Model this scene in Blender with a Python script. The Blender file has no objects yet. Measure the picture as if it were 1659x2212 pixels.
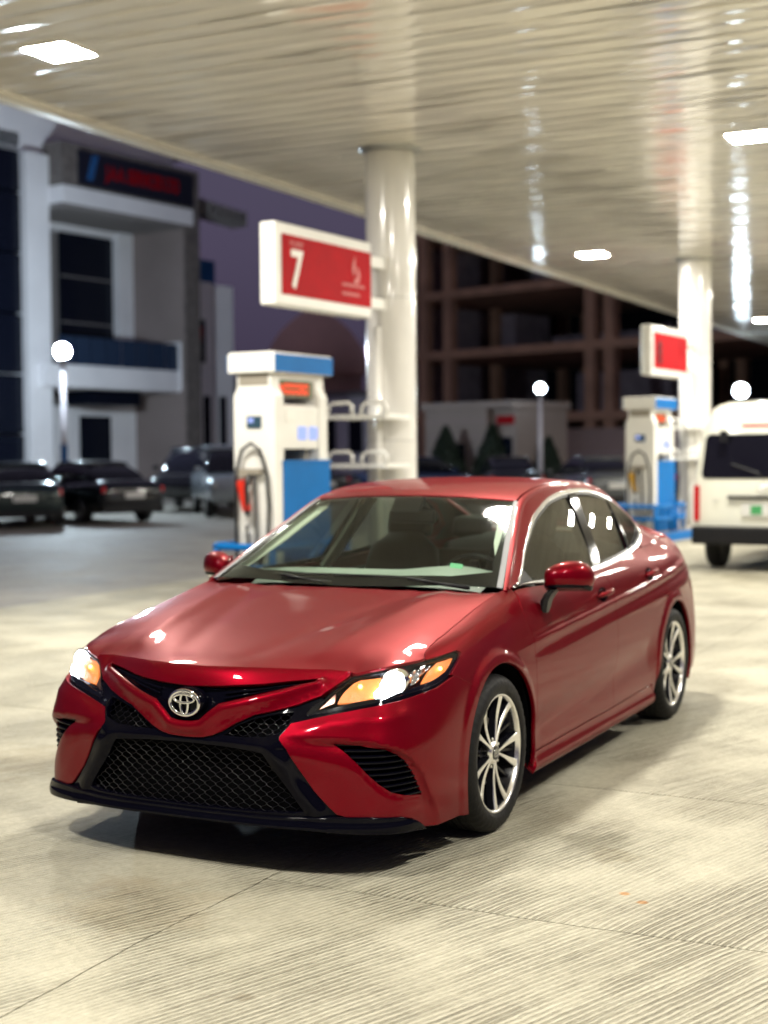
import bpy, math, random
import numpy as np
from mathutils import Vector, Matrix
from mathutils.geometry import delaunay_2d_cdt
PI = math.pi
R = math.radians
random.seed(7)
scene = bpy.context.scene
COL = scene.collection

# ------------------------------------------------------------------ camera
cam_data = bpy.data.cameras.new("camera")
cam = bpy.data.objects.new("camera", cam_data)
COL.objects.link(cam)
scene.camera = cam
cam.location = (3.1449, -5.5722, 1.6159)
_yaw, _pit, _rol = -0.4590, -0.0417, -0.0076
_F = Vector((math.cos(_pit)*math.sin(_yaw), math.cos(_pit)*math.cos(_yaw), math.sin(_pit)))
_R = Vector((math.cos(_yaw), -math.sin(_yaw), 0)); _U = _R.cross(_F)
_R2 = _R*math.cos(_rol)+_U*math.sin(_rol); _U2 = -_R*math.sin(_rol)+_U*math.cos(_rol)
cam.matrix_world = Matrix.Translation(cam.location) @ Matrix(((_R2.x, _U2.x, -_F.x), (_R2.y, _U2.y, -_F.y), (_R2.z, _U2.z, -_F.z))).to_4x4()
cam_data.sensor_fit = 'VERTICAL'
cam_data.sensor_height = 32.0
cam_data.sensor_width = 24.0
cam_data.lens = 3100.3/2212*32.0
cam_data.clip_start = 0.1
cam_data.clip_end = 1000
cam_data.dof.use_dof = True
cam_data.dof.focus_distance = 5.0
cam_data.dof.aperture_fstop = 1.6

# ------------------------------------------------------------------ world: dusk sky over a lit town
world = bpy.data.worlds.new("World"); scene.world = world
world.use_nodes = True
nt = world.node_tree; nt.nodes.clear()
wo = nt.nodes.new('ShaderNodeOutputWorld'); bg = nt.nodes.new('ShaderNodeBackground')
tc = nt.nodes.new('ShaderNodeTexCoord'); sp = nt.nodes.new('ShaderNodeSeparateXYZ'); cr = nt.nodes.new('ShaderNodeValToRGB')
nt.links.new(tc.outputs['Generated'], sp.inputs[0]); nt.links.new(sp.outputs['Z'], cr.inputs[0])
cr.color_ramp.elements[0].position = 0.0; cr.color_ramp.elements[0].color = (.036, .026, .050, 1)
cr.color_ramp.elements[1].position = 0.45; cr.color_ramp.elements[1].color = (.092, .088, .130, 1)
e = cr.color_ramp.elements.new(.14); e.color = (.068, .056, .096, 1)
nt.links.new(cr.outputs[0], bg.inputs[0]); bg.inputs[1].default_value = 1.0
nt.links.new(bg.outputs[0], wo.inputs[0])

scene.view_settings.view_transform = 'Standard'
scene.view_settings.look = 'None'
scene.view_settings.exposure = 0.12
scene.view_settings.gamma = 1.0
scene.view_settings.use_curve_mapping = False
scene.render.engine = 'CYCLES'
scene.cycles.use_denoising = True
scene.cycles.max_bounces = 8
scene.cycles.diffuse_bounces = 3
scene.cycles.glossy_bounces = 4
scene.cycles.transparent_max_bounces = 16
scene.cycles.sample_clamp_indirect = 6.0
scene.cycles.caustics_reflective = False
scene.cycles.caustics_refractive = False

LAMP_POWER = 500.0      # radiance of the ceiling light diffusers

# ------------------------------------------------------------------ materials
def new_mat(name):
    m = bpy.data.materials.new(name); m.use_nodes = True
    n = m.node_tree; b = n.nodes['Principled BSDF']
    return m, n, b
def N(n, t, **kw):
    x = n.nodes.new(t)
    for k, v in kw.items(): setattr(x, k, v)
    return x
def pmat(name, col, rough=.5, metal=0., coat=0., coat_rough=.03, spec=.5, noise=0., nscale=8., bump=0., bscale=60., emit=None, es=0., ior=None):
    m, n, b = new_mat(name)
    b.inputs['Base Color'].default_value = (*col, 1); b.inputs['Roughness'].default_value = rough
    b.inputs['Metallic'].default_value = metal; b.inputs['Coat Weight'].default_value = coat
    b.inputs['Coat Roughness'].default_value = coat_rough; b.inputs['Specular IOR Level'].default_value = spec
    if emit: b.inputs['Emission Color'].default_value = (*emit, 1); b.inputs['Emission Strength'].default_value = es
    if noise or bump:
        tc = N(n, 'ShaderNodeTexCoord')
    if noise:
        t = N(n, 'ShaderNodeTexNoise'); t.inputs['Scale'].default_value = nscale; t.inputs['Detail'].default_value = 6
        n.links.new(tc.outputs['Object'], t.inputs['Vector'])
        mx = N(n, 'ShaderNodeMix', data_type='RGBA'); mr = N(n, 'ShaderNodeMapRange')
        mr.inputs['From Min'].default_value = .3; mr.inputs['From Max'].default_value = .7
        n.links.new(t.outputs['Fac'], mr.inputs['Value']); n.links.new(mr.outputs[0], mx.inputs[0])
        mx.inputs[6].default_value = tuple(c*(1-noise) for c in col)+(1,); mx.inputs[7].default_value = tuple(min(1, c*(1+noise)) for c in col)+(1,)
        n.links.new(mx.outputs[2], b.inputs['Base Color'])
        mr2 = N(n, 'ShaderNodeMapRange'); mr2.inputs['To Min'].default_value = max(0, rough-.12*min(1, noise*3)); mr2.inputs['To Max'].default_value = min(1, rough+.1*min(1, noise*3))
        n.links.new(t.outputs['Fac'], mr2.inputs['Value']); n.links.new(mr2.outputs[0], b.inputs['Roughness'])
    if bump:
        t2 = N(n, 'ShaderNodeTexNoise'); t2.inputs['Scale'].default_value = bscale; t2.inputs['Detail'].default_value = 4
        n.links.new(tc.outputs['Object'], t2.inputs['Vector'])
        bp = N(n, 'ShaderNodeBump'); bp.inputs['Strength'].default_value = bump; bp.inputs['Distance'].default_value = .01
        n.links.new(t2.outputs['Fac'], bp.inputs['Height']); n.links.new(bp.outputs[0], b.inputs['Normal'])
    return m
def emat(name, col, strength):
    m = bpy.data.materials.new(name); m.use_nodes = True; n = m.node_tree; n.nodes.clear()
    o = N(n, 'ShaderNodeOutputMaterial'); e = N(n, 'ShaderNodeEmission'); e.inputs[0].default_value = (*col, 1); e.inputs[1].default_value = strength
    n.links.new(e.outputs[0], o.inputs[0]); return m
def glass_mat(name, tint, refl_rough=.0, ior=1.5, dirt=0., boost=1.):
    """thin glass: fresnel reflection over a tinted see-through pane"""
    m = bpy.data.materials.new(name); m.use_nodes = True; n = m.node_tree; n.nodes.clear()
    o = N(n, 'ShaderNodeOutputMaterial'); tr = N(n, 'ShaderNodeBsdfTransparent'); gl = N(n, 'ShaderNodeBsdfGlossy'); mx = N(n, 'ShaderNodeMixShader'); lw = N(n, 'ShaderNodeLayerWeight')
    tr.inputs[0].default_value = (*tint, 1); gl.inputs['Roughness'].default_value = refl_rough; gl.inputs[0].default_value = (1, 1, 1, 1)
    # Schlick fresnel, the same from both sides of the pane
    lw.inputs[0].default_value = .5; f0 = ((ior-1)/(ior+1))**2*1.1; pw = N(n, 'ShaderNodeMath', operation='POWER'); pw.inputs[1].default_value = 5; n.links.new(lw.outputs['Facing'], pw.inputs[0]); fr = N(n, 'ShaderNodeMath', operation='MULTIPLY_ADD'); fr.inputs[1].default_value = 1-f0; fr.inputs[2].default_value = f0; n.links.new(pw.outputs[0], fr.inputs[0])
    mu = N(n, 'ShaderNodeMath', operation='MULTIPLY'); mu.inputs[1].default_value = boost; mu.use_clamp = True
    n.links.new(fr.outputs[0], mu.inputs[0]); n.links.new(mu.outputs[0], mx.inputs[0]); n.links.new(tr.outputs[0], mx.inputs[1]); n.links.new(gl.outputs[0], mx.inputs[2])
    out = mx
    if dirt:
        d = N(n, 'ShaderNodeBsdfDiffuse'); d.inputs[0].default_value = (.75, .8, .72, 1); t = N(n, 'ShaderNodeTexNoise'); t.inputs['Scale'].default_value = 5; t.inputs['Detail'].default_value = 8
        tcn = N(n, 'ShaderNodeTexCoord'); n.links.new(tcn.outputs['Object'], t.inputs['Vector'])
        mr = N(n, 'ShaderNodeMapRange'); mr.inputs['From Min'].default_value = .35; mr.inputs['From Max'].default_value = .8; mr.inputs['To Min'].default_value = dirt*.35; mr.inputs['To Max'].default_value = dirt*1.6
        n.links.new(t.outputs['Fac'], mr.inputs['Value']); m2 = N(n, 'ShaderNodeMixShader')
        n.links.new(mr.outputs[0], m2.inputs[0]); n.links.new(mx.outputs[0], m2.inputs[1]); n.links.new(d.outputs[0], m2.inputs[2]); out = m2
    n.links.new(out.outputs[0], o.inputs[0]); return m

def paint_mat():
    m, n, b = new_mat('red_metallic_paint')
    b.inputs['Metallic'].default_value = .5; b.inputs['Roughness'].default_value = .40; b.inputs['Specular Tint'].default_value = (.45, .02, .03, 1); b.inputs['Specular IOR Level'].default_value = .2
    b.inputs['Coat Weight'].default_value = .42; b.inputs['Coat Roughness'].default_value = .015; b.inputs['Coat IOR'].default_value = 1.45
    tc = N(n, 'ShaderNodeTexCoord'); t = N(n, 'ShaderNodeTexNoise'); t.inputs['Scale'].default_value = 900; t.inputs['Detail'].default_value = 1
    n.links.new(tc.outputs['Object'], t.inputs['Vector'])
    c = N(n, 'ShaderNodeValToRGB'); c.color_ramp.elements[0].position = .35; c.color_ramp.elements[0].color = (.115, .0003, .005, 1)
    c.color_ramp.elements[1].position = .72; c.color_ramp.elements[1].color = (.245, .0009, .011, 1)
    n.links.new(t.outputs['Fac'], c.inputs[0]); n.links.new(c.outputs[0], b.inputs['Base Color'])
    # slight orange peel in the lacquer only
    t2 = N(n, 'ShaderNodeTexNoise'); t2.inputs['Scale'].default_value = 220; n.links.new(tc.outputs['Object'], t2.inputs['Vector'])
    bp = N(n, 'ShaderNodeBump'); bp.inputs['Strength'].default_value = .03; bp.inputs['Distance'].default_value = .002
    n.links.new(t2.outputs['Fac'], bp.inputs['Height']); n.links.new(bp.outputs[0], b.inputs['Coat Normal'])
    return m
M = {}
M['paint'] = paint_mat()
M['gloss_black'] = pmat('gloss_black_plastic', (.002, .002, .005), .07, spec=.13)
M['satin_black'] = pmat('satin_black_plastic', (.009, .009, .011), .38, spec=.25, noise=.2, nscale=30)
M['matte_black'] = pmat('matte_black', (.0025, .0025, .003), .9, spec=.03)
M['wire_black'] = pmat('grille_black', (.003, .003, .006), .12, spec=.28)
M['chrome'] = pmat('chrome', (.86, .87, .88), .06, 1.0)
M['strip'] = pmat('pillar_strip_metal', (.16, .165, .17), .5, spec=.2)
M['satin_chrome'] = pmat('satin_chrome', (.72, .73, .74), .2, 1.0)
M['rubber'] = pmat('tyre_rubber', (.0075, .0075, .008), .6, spec=.25, noise=.25, nscale=14, bump=.25, bscale=90)
M['alloy'] = pmat('machined_alloy', (.93, .93, .93), .27, 1.0, noise=.04, nscale=40)
M['alloy_dark'] = pmat('dark_alloy', (.008, .008, .011), .22, spec=.3)
M['steel'] = pmat('brake_steel', (.35, .34, .33), .35, 1.0, noise=.2)
M['windshield'] = glass_mat('windshield_glass', (.86, .95, .87), ior=1.45, dirt=.004, boost=.75, refl_rough=.045)
M['side_glass'] = glass_mat('tinted_side_glass', (.25, .29, .26), ior=1.52, dirt=.012, boost=1.2)
M['lens'] = glass_mat('headlight_lens', (.95, .97, 1), ior=1.45)
M['amber'] = pmat('amber_reflector', (.85, .22, .04), .15, coat=1, emit=(1, .26, .06), es=.6, bump=.4, bscale=120)
M['amber_bulb'] = emat('amber_bulb', (1, .42, .10), 9)
M['lamp_white'] = emat('headlight_beam', (.86, .94, 1.0), 24)
M['lamp_soft'] = emat('daytime_strip', (.86, .93, 1.0), 7)
M['reflector'] = pmat('headlight_reflector', (.78, .80, .84), .10, 1.0, bump=.5, bscale=35)
M['lamp_inner'] = pmat('smoked_lamp_trim', (.20, .10, .07), .2, .7)
M['tail_red'] = pmat('tail_light_red', (.42, .008, .01), .1, coat=1, emit=(1, .02, .02), es=.08)
M['dash'] = pmat('dashboard_grey_green', (.20, .235, .205), .6, noise=.08)
M['trim_grey'] = pmat('pillar_trim_grey', (.55, .58, .50), .6)
M['seat'] = pmat('black_seat_fabric', (.02, .02, .022), .7, noise=.3, nscale=40, bump=.3, bscale=200)
M['carpet'] = pmat('cabin_carpet', (.012, .012, .012), .95)
M['sticker'] = pmat('green_sticker', (.03, .36, .14), .5, emit=(.03, .4, .15), es=.0)
M['white_mark'] = pmat('white_print', (.75, .75, .75), .5)

# ------------------------------------------------------------------ mesh helpers
class MB:
    """collects primitives into one mesh"""
    def __init__(self): self.v = []; self.f = []
    def add(self, v, f):
        o = len(self.v); self.v += [tuple(map(float, p)) for p in v]; self.f += [tuple(i+o for i in q) for q in f]; return self
    def box(self, x0, x1, y0, y1, z0, z1):
        return self.add([(x0, y0, z0), (x1, y0, z0), (x1, y1, z0), (x0, y1, z0), (x0, y0, z1), (x1, y0, z1), (x1, y1, z1), (x0, y1, z1)],
                        [(0, 3, 2, 1), (4, 5, 6, 7), (0, 1, 5, 4), (1, 2, 6, 5), (2, 3, 7, 6), (3, 0, 4, 7)])
    def obox(self, c, ax, ay, az, sx, sy, sz):
        c, ax, ay, az = map(Vector, (c, ax, ay, az)); ax = ax.normalized(); ay = ay.normalized(); az = az.normalized(); v = []
        for k in (-1, 1):
            for i, j in ((-1, -1), (1, -1), (1, 1), (-1, 1)): v.append(c+ax*i*sx/2+ay*j*sy/2+az*k*sz/2)
        return self.add(v, [(0, 3, 2, 1), (4, 5, 6, 7), (0, 1, 5, 4), (1, 2, 6, 5), (2, 3, 7, 6), (3, 0, 4, 7)])
    def tube(self, pts, r, n=8, cap=True):
        pts = [Vector(p) for p in pts]; rr = r if isinstance(r, (list, tuple)) else [r]*len(pts); v = []; f = []; up = None
        for i, p in enumerate(pts):
            d = (pts[min(i+1, len(pts)-1)]-pts[max(i-1, 0)]).normalized()
            if up is None: up = Vector((0, 0, 1)) if abs(d.z) < .9 else Vector((1, 0, 0))
            a = d.cross(up)
            if a.length < 1e-5: a = d.cross(Vector((0, 1, 0)))
            a.normalize(); b = a.cross(d).normalized(); up = b
            for k in range(n):
                t = 2*PI*k/n; v.append(p+(a*math.cos(t)+b*math.sin(t))*rr[i])
        for i in range(len(pts)-1):
            for k in range(n): f.append((i*n+k, i*n+(k+1) % n, (i+1)*n+(k+1) % n, (i+1)*n+k))
        if cap: f.append(tuple(range(n))[::-1]); f.append(tuple((len(pts)-1)*n+k for k in range(n)))
        return self.add(v, f)
    def lathe(self, prof, n=32, axis='z', c=(0, 0, 0), closed=False):
        """prof: list of (r, h)"""
        v = []; f = []; m = len(prof)
        for k in range(n):
            t = 2*PI*k/n; cs, sn = math.cos(t), math.sin(t)
            for r, h in prof:
                p = {'z': (r*cs, r*sn, h), 'x': (h, r*cs, r*sn), 'y': (r*sn, h, r*cs)}[axis]
                v.append((p[0]+c[0], p[1]+c[1], p[2]+c[2]))
        for k in range(n):
            k2 = (k+1) % n
            for i in range(m-1 if not closed else m):
                i2 = (i+1) % m; f.append((k*m+i, k2*m+i, k2*m+i2, k*m+i2))
        return self.add(v, f)
    def prism(self, poly, z0, z1, fn=None):
        """extrude a 2D polygon; fn maps (a,b,h)->xyz"""
        fn = fn or (lambda a, b, h: (a, b, h)); n = len(poly)
        v = [fn(a, b, z0) for a, b in poly]+[fn(a, b, z1) for a, b in poly]
        return self.add(v, [tuple(range(n))[::-1], tuple(range(n, 2*n))]+[(i, (i+1) % n, n+(i+1) % n, n+i) for i in range(n)])
    def loft(self, rings, cap=True, closed=True):
        n = len(rings[0]); v = [p for r in rings for p in r]; f = []
        for i in range(len(rings)-1):
            for k in range(n if closed else n-1): f.append((i*n+k, i*n+(k+1) % n, (i+1)*n+(k+1) % n, (i+1)*n+k))
        if cap: f.append(tuple(range(n))[::-1]); f.append(tuple((len(rings)-1)*n+k for k in range(n)))
        return self.add(v, f)
    def build(self, name, mat, parent=None, smooth=False, angle=None, bevel=0, seg=2, recalc=True):
        return link_mesh(name, self.v, self.f, mat, parent, smooth, angle, bevel, seg, recalc)
def link_mesh(name, v, f, mat, parent=None, smooth=False, angle=None, bevel=0, seg=2, recalc=True):
    me = bpy.data.meshes.new(name); me.from_pydata([tuple(p) for p in v], [], f); me.update()
    if recalc:
        import bmesh
        bm = bmesh.new(); bm.from_mesh(me); bmesh.ops.recalc_face_normals(bm, faces=bm.faces)
        if bevel: bmesh.ops.bevel(bm, geom=[e for e in bm.edges if len(e.link_faces) == 2 and e.calc_face_angle(0) > .5], offset=bevel, segments=seg, profile=.6, affect='EDGES', clamp_overlap=True)
        bm.to_mesh(me); bm.free()
    if smooth or angle:
        me.polygons.foreach_set('use_smooth', [True]*len(me.polygons))
        if angle: me.set_sharp_from_angle(angle=R(angle))
    if mat: me.materials.append(mat)
    o = bpy.data.objects.new(name, me); COL.objects.link(o)
    if parent: o.parent = parent
    return o
def tag(o, label=None, cat=None, group=None, kind=None):
    if label: o['label'] = label
    if cat: o['category'] = cat
    if group: o['group'] = group
    if kind: o['kind'] = kind
    return o
def empty(name, loc=(0, 0, 0), rz=0., label=None, cat=None, group=None):
    o = bpy.data.objects.new(name, None); COL.objects.link(o); o.location = loc; o.rotation_euler = (0, 0, rz)
    o.empty_display_size = .2
    return tag(o, label, cat, group)
def copy_tree(o, parent=None):
    c = o.copy(); COL.objects.link(c)
    if parent: c.parent = parent
    for ch in list(o.children): copy_tree(ch, c)
    return c
def share(name, o, loc=(0, 0, 0), rot=(0, 0, 0), parent=None, scale=(1, 1, 1)):
    c = bpy.data.objects.new(name, o.data); COL.objects.link(c); c.location = loc; c.rotation_euler = rot; c.scale = scale
    if parent: c.parent = parent
    return c
def text(s, name, mat, size, loc, rot, parent, ext=.004, align='CENTER', bold=False, sx=1.):
    c = bpy.data.curves.new(name, 'FONT'); c.body = s; c.size = size; c.extrude = ext; c.align_x = align; c.align_y = 'CENTER'
    if bold: c.offset = size*.02
    c.materials.append(mat)
    tmp = bpy.data.objects.new(name, c); me = bpy.data.meshes.new_from_object(tmp); bpy.data.objects.remove(tmp)
    o = bpy.data.objects.new(name, me); COL.objects.link(o); o.location = loc; o.rotation_euler = rot; o.scale = (sx, 1, 1)
    if parent: o.parent = parent
    return o
# ---- shell begin
def _coef(n):
    A=np.zeros((n,n))
    for i in range(n):
        A[i,i]=4/6.
        if i>0:A[i,i-1]=1/6.
        if i<n-1:A[i,i+1]=1/6.
    A[0,0]=1;A[0,1]=0;A[-1,-1]=1;A[-1,-2]=0
    return np.linalg.inv(A)
def bsp(C,t):
    # C padded coefs (n+2,...), t in [0,n-1]
    n=C.shape[0]-2
    t=np.clip(t,0,n-1-1e-9);i=np.floor(t).astype(int);f=t-i
    w=[(1-f)**3/6,(3*f**3-6*f**2+4)/6,(-3*f**3+3*f**2+3*f+1)/6,f**3/6]
    return i,w
_Z=[.1,.2,.3,.4,.5,.6,.7,.78,.83,.86,.88]
_ZD=[.1,.2,.3,.4,.5,.6,.7,.8,.9,.98,1.05]
# station: plan x,y ; outward normal angle (0=+x, -90=-y) ; inset per level ; height per level
ST=[
 (.000,-.964,-90,[.03,.006,.0,.0,.0,.012,.034,.058,.090,.16,.24],[.1,.2,.3,.4,.5,.6,.70,.76,.79,.81,.82]),
 (.200,-.960,-89,[.03,.006,.0,.0,.0,.018,.048,.080,.115,.19,.27],[.1,.2,.3,.4,.5,.6,.70,.76,.79,.81,.82]),
 (.400,-.946,-82,[.03,.006,.0,.0,-.008,.046,.105,.140,.175,.24,.32],[.1,.2,.3,.4,.5,.6,.70,.75,.785,.805,.815]),
 (.600,-.893,-64,[.03,.006,.0,-.005,-.004,.050,.118,.160,.200,.27,.34],[.1,.2,.3,.4,.5,.6,.70,.745,.785,.808,.82]),
 (.782,-.800,-48,[.03,.006,-.002,-.006,-.004,.034,.088,.130,.175,.23,.30],[.1,.2,.3,.4,.5,.6,.70,.755,.795,.815,.827]),
 (.866,-.615,-25,[.03,.008,-.002,-.004,.0,.020,.050,.082,.120,.17,.24],[.1,.2,.3,.4,.5,.6,.70,.765,.805,.825,.84]),
 (.902,-.360,-7,[.03,.010,.0,-.002,.0,.008,.024,.050,.080,.115,.17],[.1,.2,.3,.4,.5,.6,.70,.775,.822,.848,.865]),
 (.908, .000,-1,[.03,.010,.0,-.002,.0,.003,.012,.034,.068,.105,.16],[.1,.2,.3,.4,.5,.6,.70,.80,.875,.905,.922]),
 (.910, .400, 0,[.035,.014,.004,.0,.0,.001,.006,.022,.056,.100,.16],[.1,.2,.3,.4,.5,.6,.7,.8,.90,.965,1.0]),
 (.912, .850, 0,[.035,.016,.006,.001,.0,.0,.004,.016,.044,.080,.118],_ZD),
 (.914,1.300, 0,[.035,.016,.006,.001,.0,.0,.003,.013,.040,.078,.118],_ZD),
 (.914,1.800, 0,[.035,.016,.006,.001,.0,.0,.002,.011,.036,.074,.118],_ZD),
 (.914,2.350, 0,[.035,.014,.005,.0,.0,.0,.001,.010,.034,.074,.125],_ZD),
 (.912,2.824, 1,[.03,.010,.002,.0,.0,.0,.002,.012,.040,.085,.150],_ZD),
 (.895,3.250, 5,[.03,.010,.0,.0,.0,.002,.008,.022,.052,.105,.190],[.1,.2,.3,.4,.5,.6,.7,.8,.9,.99,1.06]),
 (.850,3.600,16,[.04,.020,.004,.0,.0,.006,.016,.034,.066,.125,.220],[.1,.2,.3,.4,.5,.6,.7,.8,.9,.99,1.07]),
 (.745,3.830,45,[.05,.030,.008,.0,.0,.008,.020,.040,.066,.110,.200],[.1,.2,.3,.4,.5,.6,.7,.8,.9,1.0,1.08]),
 (.480,3.915,80,[.06,.035,.010,.0,.0,.010,.026,.046,.070,.100,.170],[.1,.2,.3,.4,.5,.6,.7,.8,.9,1.01,1.09]),
 (.000,3.935,90,[.06,.035,.010,.0,.0,.010,.028,.050,.072,.100,.170],[.1,.2,.3,.4,.5,.6,.7,.8,.9,1.01,1.09]),
]
_g=np.array([[[x-np.cos(np.radians(a))*d,y-np.sin(np.radians(a))*d,z] for d,z in zip(D,Zz)] for x,y,a,D,Zz in ST])
# mirror for symmetric ends: extend by reflecting stations around 0 and end
def _sym(G):
    L=G[1:4][::-1].copy();L[...,0]*=-1
    E=G[-4:-1][::-1].copy();E[...,0]*=-1
    return np.concatenate([L,G,E])
_G=_sym(_g)
_C=np.einsum('ij,jkc->ikc',_coef(_G.shape[0]),_G)
_C=np.einsum('ij,kjc->kic',_coef(_G.shape[1]),_C)
_C=np.concatenate([2*_C[:1]-_C[1:2],_C,2*_C[-1:]-_C[-2:-1]],0)
_C=np.concatenate([2*_C[:,:1]-_C[:,1:2],_C,2*_C[:,-1:]-_C[:,-2:-1]],1)
def shell0(u,w):
    u=np.asarray(u,float);w=np.asarray(w,float)
    s=np.where(u<0,-1.,1.);a=np.abs(u)
    i,wu=bsp(_C,a+3);j,wv=bsp(np.swapaxes(_C,0,1),w)
    P=np.zeros(a.shape+(3,))
    for p in range(4):
        for q in range(4):
            P+=(wu[p]*wv[q])[...,None]*_C[i+p,j+q]
    P[...,0]*=s
    return P
WF,WR=.06,2.89
def sstep(a,b,x):
    t=np.clip((x-a)/(b-a),0,1);return t*t*(3-2*t)
def feat(P,u):
    """outward offset (m) of the body features"""
    y=P[...,1];z=P[...,2];d=np.zeros_like(y);side=sstep(5.6,6.6,np.abs(u))*(1-sstep(15,16,np.abs(u)))
    # wheel arch flares
    for yc in (WF,WR):
        r=np.hypot(y-yc,z-.335)
        d=d+.012*(1-sstep(.405,.450,r))*side
    # shoulder crease rising to the rear
    zc=.755+.052*(y-.4)
    w=side*sstep(.2,.9,y)*(1-sstep(3.2,3.8,y))
    t=z-zc
    d=d-w*(.007*(1+np.tanh((t-.008)/.010))*np.exp(-np.clip(t,0,9)/.075)*1.0+.010*np.exp(-((t+.045)/.035)**2))
    # lower door hollow and sill
    w2=side*sstep(.35,.6,y)*(1-sstep(2.3,2.5,y))
    zl=.36+.05*(y-.4)
    d=d-w2*.020*np.exp(-((z-zl)/.085)**2)
    return d
def nrm0(u,z,fn,e=2e-3,ez=1e-2):
    du=fn(u+e,z)-fn(u-e,z);dz=fn(u,z+ez)-fn(u,z-ez)
    n=np.cross(du,dz);n/=np.linalg.norm(n,axis=-1,keepdims=True)+1e-12
    return n
def shell(u,w,off=0.):
    u=np.asarray(u,float);w=np.asarray(w,float)
    P=shell0(u,w);n=nrm0(u,w,shell0)
    return P+n*(feat(P,u)+off)[...,None]
def inv(fn,k,a,b,u0,w0):
    """find (u,w) whose point has coordinates a,b on axes k"""
    u=np.full(np.shape(a),float(u0)) if np.isscalar(u0) else np.array(u0,float);w=np.full(np.shape(a),float(w0)) if np.isscalar(w0) else np.array(w0,float)
    for _ in range(25):
        P=fn(u,w);h=1e-3
        A=(fn(u+h,w)-P)/h;B=(fn(u,w+h)-P)/h
        r1=a-P[...,k[0]];r2=b-P[...,k[1]]
        a1,b1,a2,b2=A[...,k[0]],B[...,k[0]],A[...,k[1]],B[...,k[1]]
        D=a1*b2-a2*b1;D=np.where(np.abs(D)<1e-7,1e-7,D)
        u=u+np.clip((r1*b2-r2*b1)/D,-.5,.5);w=w+np.clip((a1*r2-a2*r1)/D,-.7,.7)
        w=np.clip(w,0,10)
    return u,w
# ---- shell end
# ---- gh begin
GY=[.05,.2,.4,.6,.8,1.0,1.15,1.3,1.5,1.8,2.1,2.4,2.6,2.8,3.0,3.2,3.4,3.6]
GE=[(.862,.806),(.823,.885),(.768,.986),(.713,1.09),(.657,1.197),(.602,1.300),(.568,1.370),(.557,1.407),(.552,1.434),(.548,1.449),(.545,1.446),(.538,1.415),(.532,1.375),(.528,1.318),(.528,1.253),(.53,1.183),(.535,1.118),(.54,1.07)]
GC=[.83,.912,1.024,1.137,1.25,1.358,1.411,1.434,1.454,1.470,1.469,1.442,1.404,1.347,1.282,1.208,1.134,1.08]
GB=[.93,.955,.985,.992,.998,1.004,1.008,1.012,1.017,1.026,1.040,1.054,1.066,1.080,1.088,1.085,1.07,1.04]
def _gh():
    R=[]
    yy=np.array(GY)
    for k,y in enumerate(GY):
        ex,ez=GE[k]
        zb=GB[k]
        u_,w_=inv(shell0,(1,2),np.array([y,y]),np.array([zb-.075,zb]),8+(y-.4)/.5,8.5)
        P=shell0(u_,w_)
        b=P[1];dx,dz=.070,-.060
        L3=np.array([ex+dx,y,ez+dz])
        if y<.5: L3=np.array([ex+.03,y,max(ez-.02,zb+.002)]) if y>.3 else np.array([ex+.02,y,ez-.01])
        d3=(L3-b);q=1/3.
        n=np.array([-d3[2],0,d3[0]]);n=-n/(np.linalg.norm(n)+1e-9)
        bul=.004*min(1,np.linalg.norm(d3)/.3)
        row=[P[0],b,b+d3*q+n*bul*abs(1),b+d3*2*q+n*bul,L3,np.array([ex+.036,y,ez-.016])]
        row.append(np.array([ex,y,ez]))
        for t in (2/3.,1/3.,0):
            row.append(np.array([ex*t,y,GC[k]+(ez-GC[k])*t**2.2]))
        R.append(row)
    G=np.array(R)
    E=G[:,-4:-1][:,::-1].copy();E[...,0]*=-1
    return np.concatenate([G,E],1)
_H=_gh()
_HC=np.einsum('ij,jkc->ikc',_coef(_H.shape[0]),_H)
_HC=np.einsum('ij,kjc->kic',_coef(_H.shape[1]),_HC)
_HC=np.concatenate([2*_HC[:1]-_HC[1:2],_HC,2*_HC[-1:]-_HC[-2:-1]],0)
_HC=np.concatenate([2*_HC[:,:1]-_HC[:,1:2],_HC,2*_HC[:,-1:]-_HC[:,-2:-1]],1)
def gh0(s,t):
    """greenhouse: s along the car, t from below the belt (0) over the rail (6) to the centre (9)"""
    s=np.asarray(s,float);t=np.asarray(t,float)
    m=np.where(t>9,-1.,1.);t=np.where(t>9,18-t,t)
    i,wu=bsp(_HC,s);j,wv=bsp(np.swapaxes(_HC,0,1),t)
    P=np.zeros(s.shape+(3,))
    for p in range(4):
        for q in range(4):
            P+=(wu[p]*wv[q])[...,None]*_HC[i+p,j+q]
    P[...,0]*=m
    return P
def gh(s,t,off=0.):
    P=gh0(s,t)
    if off:
        P=P+nrm0(s,t,gh0,1e-2,1e-2)*off
    return P
# ---- gh end
# ------------------------------------------------------------------ panels cut from the body surfaces
_pl = shell0(np.linspace(0, 18, 400), np.full(400, 4.))
_SU = np.linspace(0, 18, 400); _SL = np.concatenate([[0], np.cumsum(np.linalg.norm(np.diff(_pl[:, :2], axis=0), axis=1))])
class Dom: pass
SH = Dom(); GD = Dom()
SH.to = lambda p: np.stack([np.sign(p[:, 0])*np.interp(np.abs(p[:, 0]), _SU, _SL), p[:, 1]*.1], 1)
SH.fr = lambda q: (np.sign(q[:, 0])*np.interp(np.abs(q[:, 0]), _SL, _SU), q[:, 1]*10)
SH.fn = shell
_GT = [0, .075, .19, .30, .40, .46, .52, .70, .88, 1.06]; _GT = _GT+[2.12-a for a in _GT[::-1][1:]]
GD.to = lambda p: np.stack([np.interp(p[:, 0], range(len(GY)), GY), np.interp(p[:, 1], range(19), _GT)], 1)
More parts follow.
